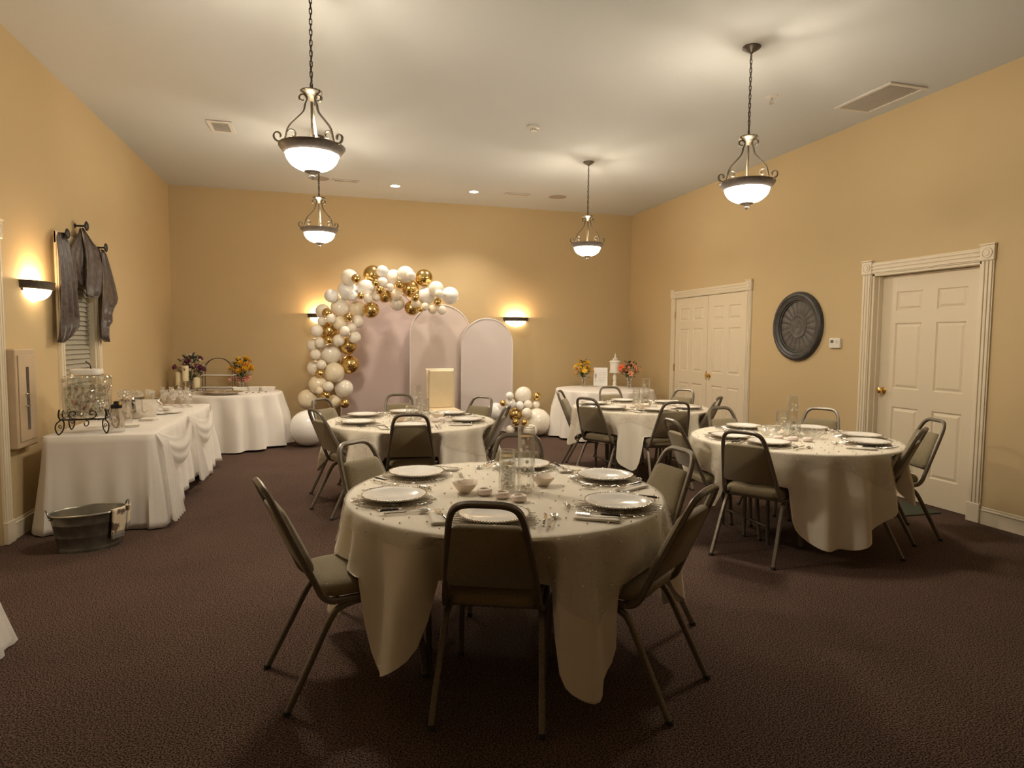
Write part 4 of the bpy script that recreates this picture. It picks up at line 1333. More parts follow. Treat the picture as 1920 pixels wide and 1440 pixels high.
def garland(name_label, data, pivot, seed):
    t = thing('balloon_garland', name_label, 'balloon garland', pivot, 0)
    rnd = random.Random(seed)
    items = []
    for s in data.split(';'):
        x, y, z, r, c = s.split()
        items.append((float(x), float(y), float(z), float(r), c))
    for (x, y, z, r, c) in items:
        o = link('balloon', BM[c], t, (x - pivot[0], y - pivot[1], z - pivot[2]))
        o.scale = (r, r, r * 1.0)
        # knot points back into the garland
        if z - r < .02:
            o.rotation_euler = (radians(80), 0, rnd.uniform(-.4, .4))
        else:
            o.rotation_euler = (radians(90 + rnd.uniform(-30, 30)), 0, rnd.uniform(-.6, .6))
        o['label'] = {'w': 'white balloon', 'c': 'cream pearl balloon', 'i': 'ivory balloon', 'g': 'chrome gold balloon'}[c]
    return t, items
gt, items = garland('tall arching garland of white, cream and chrome gold balloons on the backdrop', GARLAND_ARCH, (0.1, 10.0, 0), 4)
garland('small floor cluster of cream, white and gold balloons right of the short panel', GARLAND_LOW, (2.95, 9.65, 0), 9)

# ================================================================== BACKDROP PANELS
def arch_panel(x0, x1, ztop, y, m, label, depth=0.045):
    w = (x1 - x0) / 2
    xc = (x0 + x1) / 2
    t = thing('arched_backdrop_panel', label, 'backdrop', (xc, y, 0), 0, 'arched backdrop panels')
    zs = ztop - w
    out = [(-w, 0), (w, 0)] + [(w * cos(pi * k / 32), zs + w * sin(pi * k / 32)) for k in range(33)]
    n = len(out)
    vs = [(x, -depth / 2, z) for x, z in out] + [(x, depth / 2, z) for x, z in out]
    vs.insert(0, (0, -depth / 2 - .004, ztop * .5))
    fs = [(0, 1 + i, 1 + (i + 1) % n) for i in range(n)]
    fs += [(1 + (i + 1) % n, 1 + i, 1 + n + i, 1 + n + (i + 1) % n) for i in range(n)]
    fs += [tuple(1 + n + i for i in reversed(range(n)))]
    MB().add(vs, fs).build('fabric_cover', m, t, smooth=False)
    rim = [(-w, -depth / 2, 0.0)] + [(w * cos(pi - pi * k / 40), -depth / 2, zs + w * sin(pi - pi * k / 40)) for k in range(41)] + [(w, -depth / 2, 0.0)]
    MB().tube(rim, .009, 6).build('edge_tube', 'panel_rim', t)
    for s in (-1, 1):
        MB().box(s * w * .7 - .02, s * w * .7 + .02, -.14, .14, 0, .012).build('foot', 'panel_rim', t, smooth=False)
    return t
arch_panel(0.17, 1.42, 2.34, 10.47, 'panel_a', 'tallest arched mauve backdrop panel behind the balloon garland')
arch_panel(1.245, 2.245, 2.065, 10.36, 'panel_b', 'middle arched taupe backdrop panel behind the ivory chair')
arch_panel(2.060, 2.920, 1.855, 10.24, 'panel_c', 'shortest arched pale lilac backdrop panel under the sconce')

# ================================================================== IVORY CHAIR
t = thing('ivory_side_chair', 'tall-backed ivory upholstered chair before the arched panels', 'chair', (1.62, 9.35, 0), pi * 1.02)
bk = MB().box(-.186, .186, -.252, -.196, .47, 1.035, Matrix.Rotation(radians(-4), 4, 'X'), bev=.012).build('backrest', 'ivory_vinyl', t, smooth=False)
for s in (-1, 1):
    MB().sweep([(s * .195, -.215, 0), (s * .195, -.195, .42), (s * .195, -.215, .75), (s * .198, -.265, 1.045)], RSQ(.019)).build('back_post', 'ivory_wood', t)
    MB().sweep([(s * .195, .22, .0), (s * .195, .22, .40)], RSQ(.023)).build('leg', 'ivory_wood', t)
    MB().box(s * .195 - .012, s * .195 + .012, -.19, .21, .34, .41).build('side_rail', 'ivory_wood', t, smooth=False)
MB().tube([(-.215, -.272, 1.045), (.215, -.272, 1.045)], .024, 12).build('top_rail', 'ivory_wood', t)
MB().box(-.18, .18, .205, .235, .34, .41).build('front_rail', 'ivory_wood', t, smooth=False)
MB().box(-.22, .22, -.20, .245, .41, .485, bev=.025).build('seat', 'ivory_vinyl', t, smooth=False)

# ================================================================== BUFFET TABLE
BX0, BX1, BY0, BY1 = -2.085, -1.335, 5.56, 8.02
t = thing('buffet_table', 'long rectangular folding table under the white buffet cloth', 'table', (0, 0, 0), 0)
MB().box(BX0 + .01, BX1 - .01, BY0 + .01, BY1 - .01, .715, .742, bev=.006).build('tabletop', 'table_wood', t, smooth=False)
for x in (BX0 + .12, BX1 - .12):
    for y in (BY0 + .25, BY1 - .25):
        MB().tube([(x, y, .715), (x, y, 0)], .014, 8).build('leg', 'table_leg', t)

def path_cloth(path, ztop, drops, flares, amps, rows=14, seed=0, nf=40):
    """cloth over a table of any outline: path = closed list of (x, y, nx, ny)"""
    rnd = random.Random(seed)
    n = len(path)
    cx = sum(p[0] for p in path) / n
    cy = sum(p[1] for p in path) / n
    ph = [rnd.uniform(0, 6.28) for _ in range(4)]
    R = []
    for k in (.4, .8, 1.0):
        R.append([(cx + (p[0] - cx) * k, cy + (p[1] - cy) * k, ztop) for p in path])
    R.append([(p[0] + p[2] * .007, p[1] + p[3] * .007, ztop - .004) for p in path])
    for r in range(1, rows + 1):
        s = r / rows
        row = []
        for i, p in enumerate(path):
            u = i / n
            w = sin(nf * 2 * pi * u + ph[0] + 1.3 * sin(10 * pi * u + ph[1])) + .5 * sin(nf * .43 * 2 * pi * u + ph[2])
            q = .009 + flares[i] * s ** 1.4 + amps[i] * (w + .6) * min(1, 1.6 * s)
            z = ztop - .006 - (drops[i] - .006) * s
            row.append((p[0] + p[2] * q, p[1] + p[3] * q, max(z, .006)))
        R.append(row)
    vs = [(cx, cy, ztop)]
    for row in R:
        vs += row
    fs = [(0, 1 + i, 1 + (i + 1) % n) for i in range(n)]
    for r in range(len(R) - 1):
        for i in range(n):
            j = (i + 1) % n
            fs.append((1 + r * n + i, 1 + (r + 1) * n + i, 1 + (r + 1) * n + j, 1 + r * n + j))
    return MB().add(vs, fs), R

def rect_path(x0, x1, y0, y1, rc=.05, step=.03):
    P = []
    def seg(ax, ay, bx, by, nx, ny):
        L = hypot(bx - ax, by - ay)
        m = max(2, int(L / step))
        for k in range(m):
            f = k / m
            P.append((ax + (bx - ax) * f, ay + (by - ay) * f, nx, ny))
    def arc(cx, cy, a0):
        for k in range(8):
            a = a0 + pi / 2 * k / 8
            P.append((cx + rc * cos(a), cy + rc * sin(a), cos(a), sin(a)))
    seg(x0 + rc, y0, x1 - rc, y0, 0, -1)
    arc(x1 - rc, y0 + rc, -pi / 2)
    seg(x1, y0 + rc, x1, y1 - rc, 1, 0)
    arc(x1 - rc, y1 - rc, 0)
    seg(x1 - rc, y1, x0 + rc, y1, 0, 1)
    arc(x0 + rc, y1 - rc, pi / 2)
    seg(x0, y1 - rc, x0, y0 + rc, -1, 0)
    arc(x0 + rc, y0 + rc, pi)
    return P

P = rect_path(BX0, BX1, BY0, BY1)
drops, flares, amps = [], [], []
for (x, y, nx, ny) in P:
    corner = abs(nx) > .02 and abs(ny) > .02
    d = .725
    if nx > .5:
        v = (y - BY0) / (BY1 - BY0)
        d = .66 + .07 * sin(v * 9.0 + .5)
    if ny < -.5:
        d = .735
    drops.append(d)
    flares.append(.085 if corner else .045 if nx > .5 else .03 if nx > -.5 else .02)
    amps.append(.010 if ny < -.5 else .020 if nx > .5 else .006)
BZ = .7445
mb, R = path_cloth(P, BZ, drops, flares, amps, seed=3, nf=34)
o = mb.build('buffet_tablecloth', 'cloth', None, angle=80)
tag(o, 'white floor-length cloth on the long buffet table by the left wall', 'tablecloth')
solid(o, .0015)

# tulle swags along the long side, gathered at three points
def swag(y0, y1, sag, label):
    def fn(u, v):
        y = y0 + (y1 - y0) * u
        p = 4 * u * (1 - u)
        zt = BZ + .003 - (sag * .30) * p
        zb = BZ - .03 - sag * p ** .75
        z = zt + (zb - zt) * v
        x = BX1 + .016 + .030 * min(1, 3 * p) + .050 * p * sin(pi * (v * .75 + .2)) + .030 * v * p + .006 * sin(5 * pi * v + 4 * u) * p
        return (x, y, z)
    o = MB().grid(fn, 30, 26).build('tulle_swag', 'tulle', None, angle=80)
    tag(o, label, 'swag', 'tulle swags on the buffet')
swag(5.62, 6.78, .32, 'nearer sheer white tulle swag on the side of the buffet table')
swag(6.80, 7.92, .32, 'farther sheer white tulle swag on the side of the buffet table')
def fall(y, w0, w1, zb, label, xo=.0):
    def fn(u, v):
        w = w0 + (w1 - w0) * v ** .8
        yy = y + (u - .5) * w
        x = BX1 + .014 + xo + .045 * min(1, 8 * v) + .09 * v + (.003 + .022 * v) * sin(2 * pi * 5 * u)
        return (x, yy, BZ + .002 - (BZ + .002 - zb) * v)
    o = MB().grid(fn, 50, 16).build('tulle_fall', 'tulle', None, angle=80)
    tag(o, label, 'swag', 'gathered tulle falls on the buffet')
fall(5.66, .16, .36, .06, 'gathered tulle fall at the near corner of the buffet table')
fall(6.79, .05, .34, .14, 'gathered tulle fall between the two swags of the buffet table')

# ---- drink dispenser on an iron scroll stand
SX, SY = -1.850, 5.80
BT = BZ + .0015
t = thing('dispenser_stand', 'black wrought iron scroll stand under the drink dispenser', 'stand', (SX, SY, BT), radians(4))
hw = .150
ring = [(-hw, -hw, .115), (hw, -hw, .115), (hw, hw, .115), (-hw, hw, .115)]
MB().tube(ring, .006, 6, closed=True).build('frame', 'iron', t)
for sx in (-1, 1):
    for sy in (-1, 1):
        l = MB()
        l.tube(catmull([(sx * .145, sy * .145, .115), (sx * .172, sy * .165, .085), (sx * .176, sy * .170, .045), (sx * .160, sy * .160, .004), (sx * .135, sy * .142, .035), (sx * .128, sy * .135, .085), (sx * .135, sy * .140, .112)], 5), .005, 6)
        l.tube([(sx * (.150 + .012 * cos(a) * (1 - i / 16)), sy * .152, .060 + .020 * sin(a) * (1 - i / 16)) for i, a in enumerate([k * .6 for k in range(14)])], .003, 5)
        l.build('leg', 'iron', t)
        MB().tube(catmull([(sx * .150, sy * .150, .115), (sx * .158, sy * .155, .150), (sx * .152, sy * .152, .195)], 5), .006, 6).build('upright', 'iron', t)
for s in (-1, 1):
    for ax_ in (0, 1):
        b = MB()
        for q in (-1, 1):
            pts = []
            for i in range(22):
                a = -pi / 2 + i * .32
                r = .036 * (1 - i / 26)
                pts.append((q * (.072 + r * cos(a) - .01), .150 * s, .158 + r * sin(a)))
            pts = [(q * .005, .150 * s, .119), (q * .035, .150 * s, .119)] + pts
            if ax_:
                pts = [(p[1], p[0], p[2]) for p in pts]
            b.tube(pts, .004, 5)
        b.build('scroll_side', 'iron', t)
MB().tube([(.02 + .022 * cos(a) * (1 - i / 30), -.15, .085 + .022 * sin(a)) for i, a in enumerate([pi * .5 - k * .35 for k in range(15)])], .004, 5).build('hanging_scroll', 'iron', t)

t = thing('drink_dispenser', 'square textured glass drink dispenser with metal lid on the iron stand', 'dispenser', (SX, SY, BT + .121), radians(4))
def rsq_prof(levels, e=4.0, n=40):
    vs, fs = [], []
    for (r, z) in levels:
        for k in range(n):
            a = 2 * pi * k / n
            c, s = cos(a), sin(a)
            q = r / ((abs(c) ** e + abs(s) ** e) ** (1 / e))
            vs.append((q * c, q * s, z))
    for i in range(len(levels) - 1):
        for k in range(n):
            j = (k + 1) % n
            fs.append((i * n + k, i * n + j, (i + 1) * n + j, (i + 1) * n + k))
    return MB().add(vs, fs)
rsq_prof([(.001, .002), (.130, .002), (.138, .010), (.146, .08), (.151, .20), (.152, .300), (.149, .318), (.138, .326), (.100, .328)], 7.0).build('jar', 'tex_glass', t, angle=60)
rsq_prof([(.001, .012), (.126, .012), (.134, .03), (.144, .20), (.144, .245), (.001, .245)]).build('iced_water', 'ice', t, angle=60)
fr = MB()
rnd = random.Random(8)
for k in range(6):
    fr.sphere((rnd.uniform(-.08, .10), rnd.uniform(-.10, .10), rnd.uniform(.04, .23)), rnd.uniform(.016, .028), 8, 6, (1, 1, .8))
q = fr.build('fruit', 'berry', t)
q['kind'] = 'stuff'
rsq_prof([(.100, .326), (.102, .330), (.102, .372), (.098, .378), (.001, .380)], 6.0).build('lid', 'white_plastic', t, angle=50)
rsq_prof([(.106, .326), (.108, .334), (.104, .338)], 6.0).build('lid_band', 'silver', t, angle=50)
MB().tube(catmull([(.03, 0, .378), (.024, 0, .410), (-.005, 0, .440)], 6), .004, 6).build('lid_handle', 'iron', t)
MB().tube(catmull([(0, -.145, .045), (0, -.170, .045), (0, -.180, .030)], 5), .009, 8).build('spigot', 'silver', t)

# ---- ribbed carafes
def carafe(x, y, label, lid, s=1.0):
    t = thing('carafe', label, 'carafe', (x, y, BT), 0, 'ribbed clear carafes')
    rf = lambda a, i: 1 + .035 * cos(14 * a)
    MB().lathe([(0.0001, .003), (.050 * s, .003), (.054 * s, .010), (.055 * s, .05), (.052 * s, .10), (.042 * s, .150), (.036 * s, .175), (.037 * s, .205)], 56, rf=rf).build('body', 'plastic', t, angle=70)
    if lid == 'black':
        MB().lathe([(0.038, .190), (.040, .200), (.040, .218), (.020, .224), (.018, .245), (.0001, .247)], 22).build('lid', 'iron', t)
        MB().sphere((.030, -.02, .225), .012, 10, 6).build('pour_spout', 'brass', t)
    else:
        MB().lathe([(0.042, .200), (.043, .212), (.030, .218), (.006, .224), (.005, .236), (.011, .244), (.008, .252), (.0001, .254)], 22).build('lid', 'silver', t)
        MB().tube(catmull([(.036, 0, .195), (.075, 0, .19), (.080, 0, .14), (.055, 0, .10)], 6), .005, 6).build('handle', 'plastic', t)
    return t
carafe(-1.630, 5.73, 'nearest ribbed clear carafe with black lid, right of the iron stand', 'black')
carafe(-1.715, 6.24, 'ribbed clear carafe with metal lid just before the ice bucket', 'metal', 1.05)

# ---- ice bucket
t = thing('ice_bucket', 'hammered steel oval ice bucket on the buffet', 'ice bucket', (-1.690, 6.70, BT), 0)
ovs = Matrix.Scale(.85, 4, (0, 1, 0))
MB().lathe([(0.0001, .004), (.105, .004), (.110, .008), (.130, .09), (.150, .175), (.156, .182), (.156, .186), (.148, .184), (.128, .09), (.104, .012), (.0001, .012)], 44, ovs).build('body', 'steel', t, angle=60)
for s in (-1, 1):
    MB().tube(catmull([(s * .138, -.03, .145), (s * .165, -.03, .135), (s * .170, 0, .125), (s * .165, .03, .135), (s * .138, .03, .145)], 5), .005, 6).build('handle', 'steel', t)
t = thing('metal_cup', 'dark small metal mug against the near side of the ice bucket', 'mug', (-1.82, 6.52, BT), .4)
MB().lathe([(.0001, .09), (.036, .09), (.038, .10), (.042, .165), (.040, .165), (.034, .10), (.0001, .096)], 24, Matrix.Translation((0, 0, -.09))).build('body', 'galv_in', t, angle=60)
MB().tube(catmull([(.040, 0, .062), (.066, 0, .058), (.066, 0, .026), (.038, 0, .018)], 5), .0035, 6).build('handle', 'galv_in', t)

# ---- small napkin piles and plates on the buffet
def napkin_pile(x, y, rz, label, n=4):
    t = thing('napkin_pile', label, 'napkins', (x, y, BT), rz, 'small napkin piles on the buffet')
    for k in range(n):
        MB().box(-.062, .062, -.062, .062, .0005 + k * .0055, .0045 + k * .0055, Matrix.Rotation(.05 * k - .06, 4, 'Z'), bev=.0015).build('napkin', 'napkin', t, smooth=False)
napkin_pile(-1.615, 6.05, .25, 'small pile of white napkins right behind the nearest carafe', 4)
napkin_pile(-1.585, 6.47, -.15, 'small pile of white napkins beside the ice bucket', 4)
def side_plate(x, y, z, label):
    t = thing('side_plate', label, 'plate', (x, y, z), 0, 'small plates on the buffet')
    MB().lathe([(.0001, .002), (.045, .001), (.052, .004), (.080, .012), (.081, .014), (.050, .007), (.0001, .005)], 30).build('dish', 'china', t, angle=60)
side_plate(-1.60, 6.985, BT, 'small white plate on the buffet just past the ice bucket')
side_plate(-1.50, 7.06, BT, 'small white plate on the buffet nearest the table edge')
t = thing('white_bowl', 'small white bowl in front of the goblets on the buffet', 'bowl', (-1.610, 7.30, BT), 0)
MB().lathe([(.0001, .003), (.030, .001), (.034, .005), (.055, .035), (.057, .040), (.053, .038), (.030, .009), (.0001, .007)], 28).build('body', 'china', t, angle=60)

# ---- goblets, flutes and pitcher
def goblet_thing():
    t = thing('goblet', '', 'goblet', (0, 0, 0), 0, 'cut glass goblets on the buffet')
    MB().lathe([(.0001, .004), (.032, .001), (.033, .003), (.010, .010), (.006, .020), (.006, .050), (.010, .062), (.016, .070)], 20).build('stem', 'glass', t, angle=60)
    MB().lathe([(.0001, .068), (.014, .070), (.022, .090), (.034, .140), (.040, .185), (.0415, .187), (.039, .186), (.032, .140), (.018, .088), (.0001, .074)], 24, rf=lambda a, i: 1 + .03 * cos(12 * a)).build('cup', 'cut_glass', t, angle=60)
    return t
def flute_thing():
    t = thing('champagne_flute', '', 'glass', (0, 0, 0), 0, 'tall slim glasses on the buffet')
    MB().lathe([(.0001, .003), (.030, .001), (.031, .003), (.006, .010), (.004, .030), (.004, .065), (.008, .075)], 20).build('stem', 'glass', t, angle=60)
    MB().lathe([(.0001, .073), (.008, .076), (.018, .100), (.025, .150), (.026, .205), (.0255, .206), (.022, .150), (.0001, .082)], 20).build('cup', 'cut_glass', t, angle=60)
    return t
PROTO['goblet'] = goblet_thing()
PROTO['flute'] = flute_thing()
for i, (x, y) in enumerate(((-1.735, 7.72), (-1.640, 7.71), (-1.550, 7.66), (-1.470, 7.65))):
    put('goblet', (x, y, BT), .3 * i, '%s cut-glass goblet of the front row at the far end of the buffet' % ('leftmost', 'second', 'third', 'rightmost')[i])
for i, (x, y) in enumerate(((-2.00, 7.40), (-1.93, 7.56), (-2.01, 7.72), (-1.90, 7.80), (-1.83, 7.60))):
    put('goblet', (x, y, BT), .4 * i, '%s cut-glass goblet of the cluster behind the ice bucket' % ('nearest', 'second nearest', 'wall-side', 'farthest', 'rightmost')[i])
for i, (x, y) in enumerate(((-1.79, 7.90), (-1.70, 7.90), (-1.61, 7.88), (-1.53, 7.84))):
    put('flute', (x, y, BT), 0, '%s slim glass standing behind the front row of goblets' % ('leftmost', 'second', 'third', 'rightmost')[i])
t = thing('glass_pitcher', 'clear glass pitcher behind the second carafe on the buffet', 'pitcher', (-1.96, 7.12, BT), .5)
MB().lathe([(.0001, .004), (.050, .002), (.056, .010), (.060, .08), (.052, .16), (.054, .235), (.052, .236), (.049, .16), (.055, .08), (.0001, .012)], 28).build('body', 'cut_glass', t, angle=60)
MB().tube(catmull([(.052, 0, .205), (.095, 0, .20), (.100, 0, .12), (.057, 0, .07)], 6), .006, 6).build('handle', 'glass', t)
t = thing('menu_card', 'small upright white card standing behind the carafes', 'card', (-2.02, 6.62, BT), radians(70))
MB().box(-.045, .045, -.001, .001, 0, .155, Matrix.Rotation(radians(-8), 4, 'X')).build('sheet', 'paper', t, smooth=False)
MB().box(-.03, .03, -.012, .022, 0, .008).build('base', 'iron', t, smooth=False)

# ================================================================== GALVANISED TUB
t = thing('galvanised_tub', 'oval galvanised steel tub on the carpet before the buffet table', 'tub', (-1.665, 5.16, 0), radians(25))
ov = Matrix.Scale(.72, 4, (0, 1, 0))
MB().lathe([(.0001, .012), (.182, .012), (.186, 0), (.192, .0), (.192, .022), (.188, .030), (.204, .10), (.206, .105), (.205, .11), (.218, .190), (.221, .194), (.220, .198), (.232, .262)], 52, ov).build('wall', 'galv', t, angle=50)
MB().lathe([(.229, .262), (.218, .19), (.186, .03), (.0001, .018)], 52, ov).build('inner_wall', 'galv_in', t, angle=50)
MB().tube([(.235 * cos(2 * pi * k / 52), .235 * .72 * sin(2 * pi * k / 52), .264) for k in range(52)], .007, 8, closed=True).build('rolled_rim', 'galv_in', t)
for s in (-1, 1):
    h = MB().tube(catmull([(s * .232, -.045, .245), (s * .244, -.040, .285), (s * .250, 0, .300), (s * .244, .040, .285), (s * .232, .045, .245)], 6), .005, 8).build('handle', 'galv', t)
    for q in (-.045, .045):
        MB().sphere((s * .230, q, .244), .010, 8, 6).build('rivet', 'galv_in', h)
# towel folded over the rim
t = thing('printed_towel', 'cream and brown patterned towel hung over the rim of the tub', 'towel', (-1.665, 5.16, 0), radians(25))
def towel(a0, a1, low, seed, off=.0):
    def fn(u, v):
        a = a0 + (a1 - a0) * u
        n = Vector((cos(a), .72 * sin(a)))
        g = v * (.30 + low)
        wob = .006 * sin(9 * u + seed) + .004 * sin(17 * u)
        if g < .07:
            k = g / .07
            r = .205 + .02 * k; z = .20 + .075 * k
        elif g < .11:
            k = (g - .07) / .04
            ang = pi * (1 - k)
            r = .2355 + .014 * cos(ang); z = .270 + .012 * sin(ang)
        else:
            q = g - .11
            r = .2485 - q * .13; z = .268 - q
            wob *= 1 + 6 * q
        r += off + abs(wob) * (1 if g > .07 else -.3)
        return (n.x * r, n.y * r, max(z, .02))
    return fn
A0 = radians(-62)
f1 = towel(A0, A0 + radians(30), .02, .3, .004)
f2 = towel(A0 + radians(33), A0 + radians(56), -.03, 1.3, .006)
for f in (f1, f2):
    o = MB().grid(lambda u, v: f(u, v * .86), 12, 24).build('towel_fold', 'towel', t, angle=80); solid(o, .005, 1)
    o = MB().grid(lambda u, v: f(u, .86 + .14 * v), 12, 4).build('towel_band', 'towel_band', t, angle=80); solid(o, .005, 1)

# ================================================================== SIDE ROUND TABLES
def side_round(cx, cy, label, clabel, seed, nf=15, amp=.040, hem=.722):
    round_table(cx, cy, label, 'round side tables')
    mb, rp, dr, sk = cloth_round(cx, cy, CLZ, TR, lambda th: hem + .015 * sin(3 * th + seed), [], seed, nf, amp, .05, rows=16, N=220)
    o = mb.build('tablecloth', 'cloth', None, angle=80)
    # keep the cloth off the walls
    for v in o.data.vertices:
        v.co.x = min(max(v.co.x, XL + .006), XR - .006)
        v.co.y = min(v.co.y, YB - .006)
    tag(o, clabel, 'tablecloth', 'long white round tablecloths')
    solid(o, .0015)
T5 = (-1.425, 9.70)
T6 = (4.20, 9.36)
side_round(*T5, 'round table under the long white cloth in the back left corner', 'long white cloth on the round dessert table in the back left corner', 51)
side_round(*T6, 'round table under the long white cloth in the back right corner', 'long white cloth on the round display table in the back right corner', 57)
# cloth-covered table at the left edge of view
t = thing('side_table', 'rectangular table under a white cloth at the left edge', 'table', (0, 0, 0), 0)
MB().box(-2.20, -1.69, 1.6, 3.60, .715, .742).build('tabletop', 'table_wood', t, smooth=False)
for x in (-2.1, -1.8):
    for y in (1.8, 3.4):
        MB().tube([(x, y, .715), (x, y, 0)], .014, 8).build('leg', 'table_leg', t)
P = rect_path(-2.21, -1.68, 1.59, 3.61, .06)
mb, R = path_cloth(P, BZ, [.732] * len(P), [.175 if p[0] > -1.75 else .02 for p in P], [.014 if p[0] > -1.9 else .003 for p in P], seed=12, nf=30)
o = mb.build('edge_tablecloth', 'tulle', None, angle=80)
mb, R = path_cloth(P, BZ - .003, [.725] * len(P), [.155 if p[0] > -1.75 else .015 for p in P], [.012 if p[0] > -1.9 else .003 for p in P], seed=12, nf=30)
u_ = mb.build('under_layer', 'cloth', o, angle=80)
tag(o, 'white tulle-covered cloth of the table at the left edge of the picture', 'tablecloth')

# ================================================================== FLOWERS
def bloom_mesh(kind, m):
    mb = MB()
    if kind == 'daisy':
        for ring, (n, L, tilt) in enumerate(((14, 1.0, .12), (10, .72, .45))):
            for k in range(n):
                a = 2 * pi * k / n + ring * .2
                r = Matrix.Rotation(a, 4, 'Z') @ Matrix.Rotation(-tilt, 4, 'Y')
                w = .17
                mb.add([(.12, -w * .5, 0), (.12, w * .5, 0), (L * .7, w, .05), (L, 0, 0), (L * .7, -w, .05)], [(0, 4, 3, 2, 1)], r)
        mb.sphere((0, 0, .08), .26, 8, 6, (1, 1, .6))
    elif kind == 'rose':
        for ring, (n, R0, h) in enumerate(((5, .85, .45), (5, .62, .70), (4, .38, .85))):
            for k in range(n):
                a0 = 2 * pi * k / n + ring * .6
                def fn(u, v, a0=a0, n=n, R0=R0, h=h):
                    a = a0 + (u - .5) * 2 * pi / n * 1.5
                    r = R0 * (.35 + .65 * v ** .7) * (1 + .12 * cos((u - .5) * pi))
                    return (r * cos(a), r * sin(a), -.25 + (h + .25) * v - .25 * abs(u - .5) * v)
                mb.grid(fn, 4, 3)
        mb.sphere((0, 0, .3), .3, 8, 6, (1, 1, 1.3))
    elif kind == 'lily':
        for k in range(6):
            r = Matrix.Rotation(2 * pi * k / 6, 4, 'Z')
            def fn(u, v):
                w = .26 * sin(pi * min(.97, .12 + v * .85))
                return (.1 + .95 * v, (u - .5) * 2 * w, .75 * v - .62 * v * v + .12 * abs(u - .5))
            mb.grid(fn, 2, 5, r)
        for k in range(5):
            a = k * 1.26
            mb.tube([(0, 0, 0), (.25 * cos(a), .25 * sin(a), .6)], .03, 4)
    else:  # puff (carnation, small filler)
        rnd = random.Random(3)
        for k in range(26):
            a = rnd.uniform(0, 6.28)
            t_ = rnd.uniform(.1, 1.4)
            d = Vector((sin(t_) * cos(a), sin(t_) * sin(a), cos(t_)))
            q = d.orthogonal().normalized() * .28
            s_ = d.cross(q)
            c = d * .72
            mb.add([tuple(d * .2), tuple(c + q), tuple(c * 1.35 + s_ * .3), tuple(c - q)], [(0, 1, 2, 3)])
        mb.sphere((0, 0, .2), .5, 8, 6)
    return mb.mesh('blossom', m, angle=60)
LEAFM = {}
def leaf_mesh(m):
    if m not in LEAFM:
        def fn(u, v):
            w = .26 * sin(pi * (.06 + .90 * v)) * 1.0
            return (v, (u - .5) * 2 * w, .18 * v * (1 - v) * 2 + .10 * abs(u - .5))
        LEAFM[m] = MB().grid(fn, 2, 5).mesh('leaf', m)
    return LEAFM[m]

def dir_rot(d, roll=0.0):
    z = Vector(d).normalized()
    return z.to_track_quat('Z', 'Y').to_euler() if roll == 0 else (z.to_track_quat('Z', 'Y') @ Matrix.Rotation(roll, 4, 'Z').to_quaternion()).to_euler()

def bouquet(loc, label, vase_label, vh, vr, blooms, leafm, spread, height, seed, nleaf=26, droop=0.0):
    """blooms: list of (kind, material, size, count, zone lo, zone hi)"""
    rnd = random.Random(seed)
    v = thing('flower_vase', vase_label, 'vase', loc, 0, 'glass flower vases')
    MB().lathe([(.0001, .003), (vr * .8, .002), (vr * .85, .006), (vr * .72, vh * .3), (vr * .78, vh * .6), (vr * 1.1, vh), (vr * 1.06, vh), (vr * .72, vh * .6), (vr * .66, vh * .3), (.0001, .012)], 24).build('glass', 'cut_glass', v, angle=60)
    MB().lathe([(.0001, vh * .62), (vr * .72, vh * .62)], 20).build('water', 'water', v)
    b = thing('flower_bouquet', label, 'flowers', (loc[0], loc[1], loc[2]), 0, 'flower bouquets in glass vases')
    st = MB()
    heads = []
    for (kind, m, size, count, z0, z1) in blooms:
        me = bloom_mesh(kind, m)
        for k in range(count):
            best = None
            for _ in range(14):
                a = rnd.uniform(0, 2 * pi)
                zz = rnd.uniform(z0, z1)
                f = zz
                rr_ = spread * sqrt(rnd.random()) * (1.0 - .55 * max(0, f - .6) / .4)
                p = Vector((rr_ * cos(a), rr_ * sin(a), vh + (height - vh) * f))
                dm = min([(p - q).length for q in heads] + [9])
                if best is None or dm > best[0]:
                    best = (dm, p)
            p = best[1]
            heads.append(p)
            o = link('blossom', me, b, p)
            d = Vector((p.x * 1.2, p.y * 1.2 - .04, (p.z - vh) * .45 + .02))
            o.rotation_euler = dir_rot(d, rnd.uniform(0, 6))
            o.scale = (size,) * 3
            st.tube(catmull([(rnd.uniform(-.3, .3) * vr, rnd.uniform(-.3, .3) * vr, .015), (p.x * .15, p.y * .15, vh * .95), tuple(p * .999)], 4), .0022, 4)
    st.build('stems', 'stem', b)['kind'] = 'stuff'
    lm = leaf_mesh(leafm)
    for k in range(nleaf):
        a = rnd.uniform(0, 2 * pi)
        f = rnd.uniform(-.05, .95)
        r0 = spread * rnd.uniform(.15, .8) * (1 if f < .7 else .7)
        p = Vector((r0 * cos(a), r0 * sin(a), vh + (height - vh) * f))
        o = link('leaf', lm, b, p)
        d = Vector((cos(a) + rnd.uniform(-.4, .4), sin(a) + rnd.uniform(-.4, .4), rnd.uniform(-.2, 1.1)))
        o.rotation_euler = d.to_track_quat('X', 'Z').to_euler()
        s = rnd.uniform(.045, .080)
        o.scale = (s, s * 1.1, s)
    return b
CT = CLZ + .0012
bouquet((4.06, 9.90, CT), 'bouquet of yellow daisies and golden blooms left of the framed sign', 'slim glass vase of the yellow daisy bouquet on the corner table', .16, .040,
        [('daisy', 'fl_yellow', .058, 7, .25, .85), ('puff', 'fl_gold', .036, 7, .2, .95), ('puff', 'fl_yellow', .034, 7, .5, .95)], 'leaf', .140, .45, 11, 60)
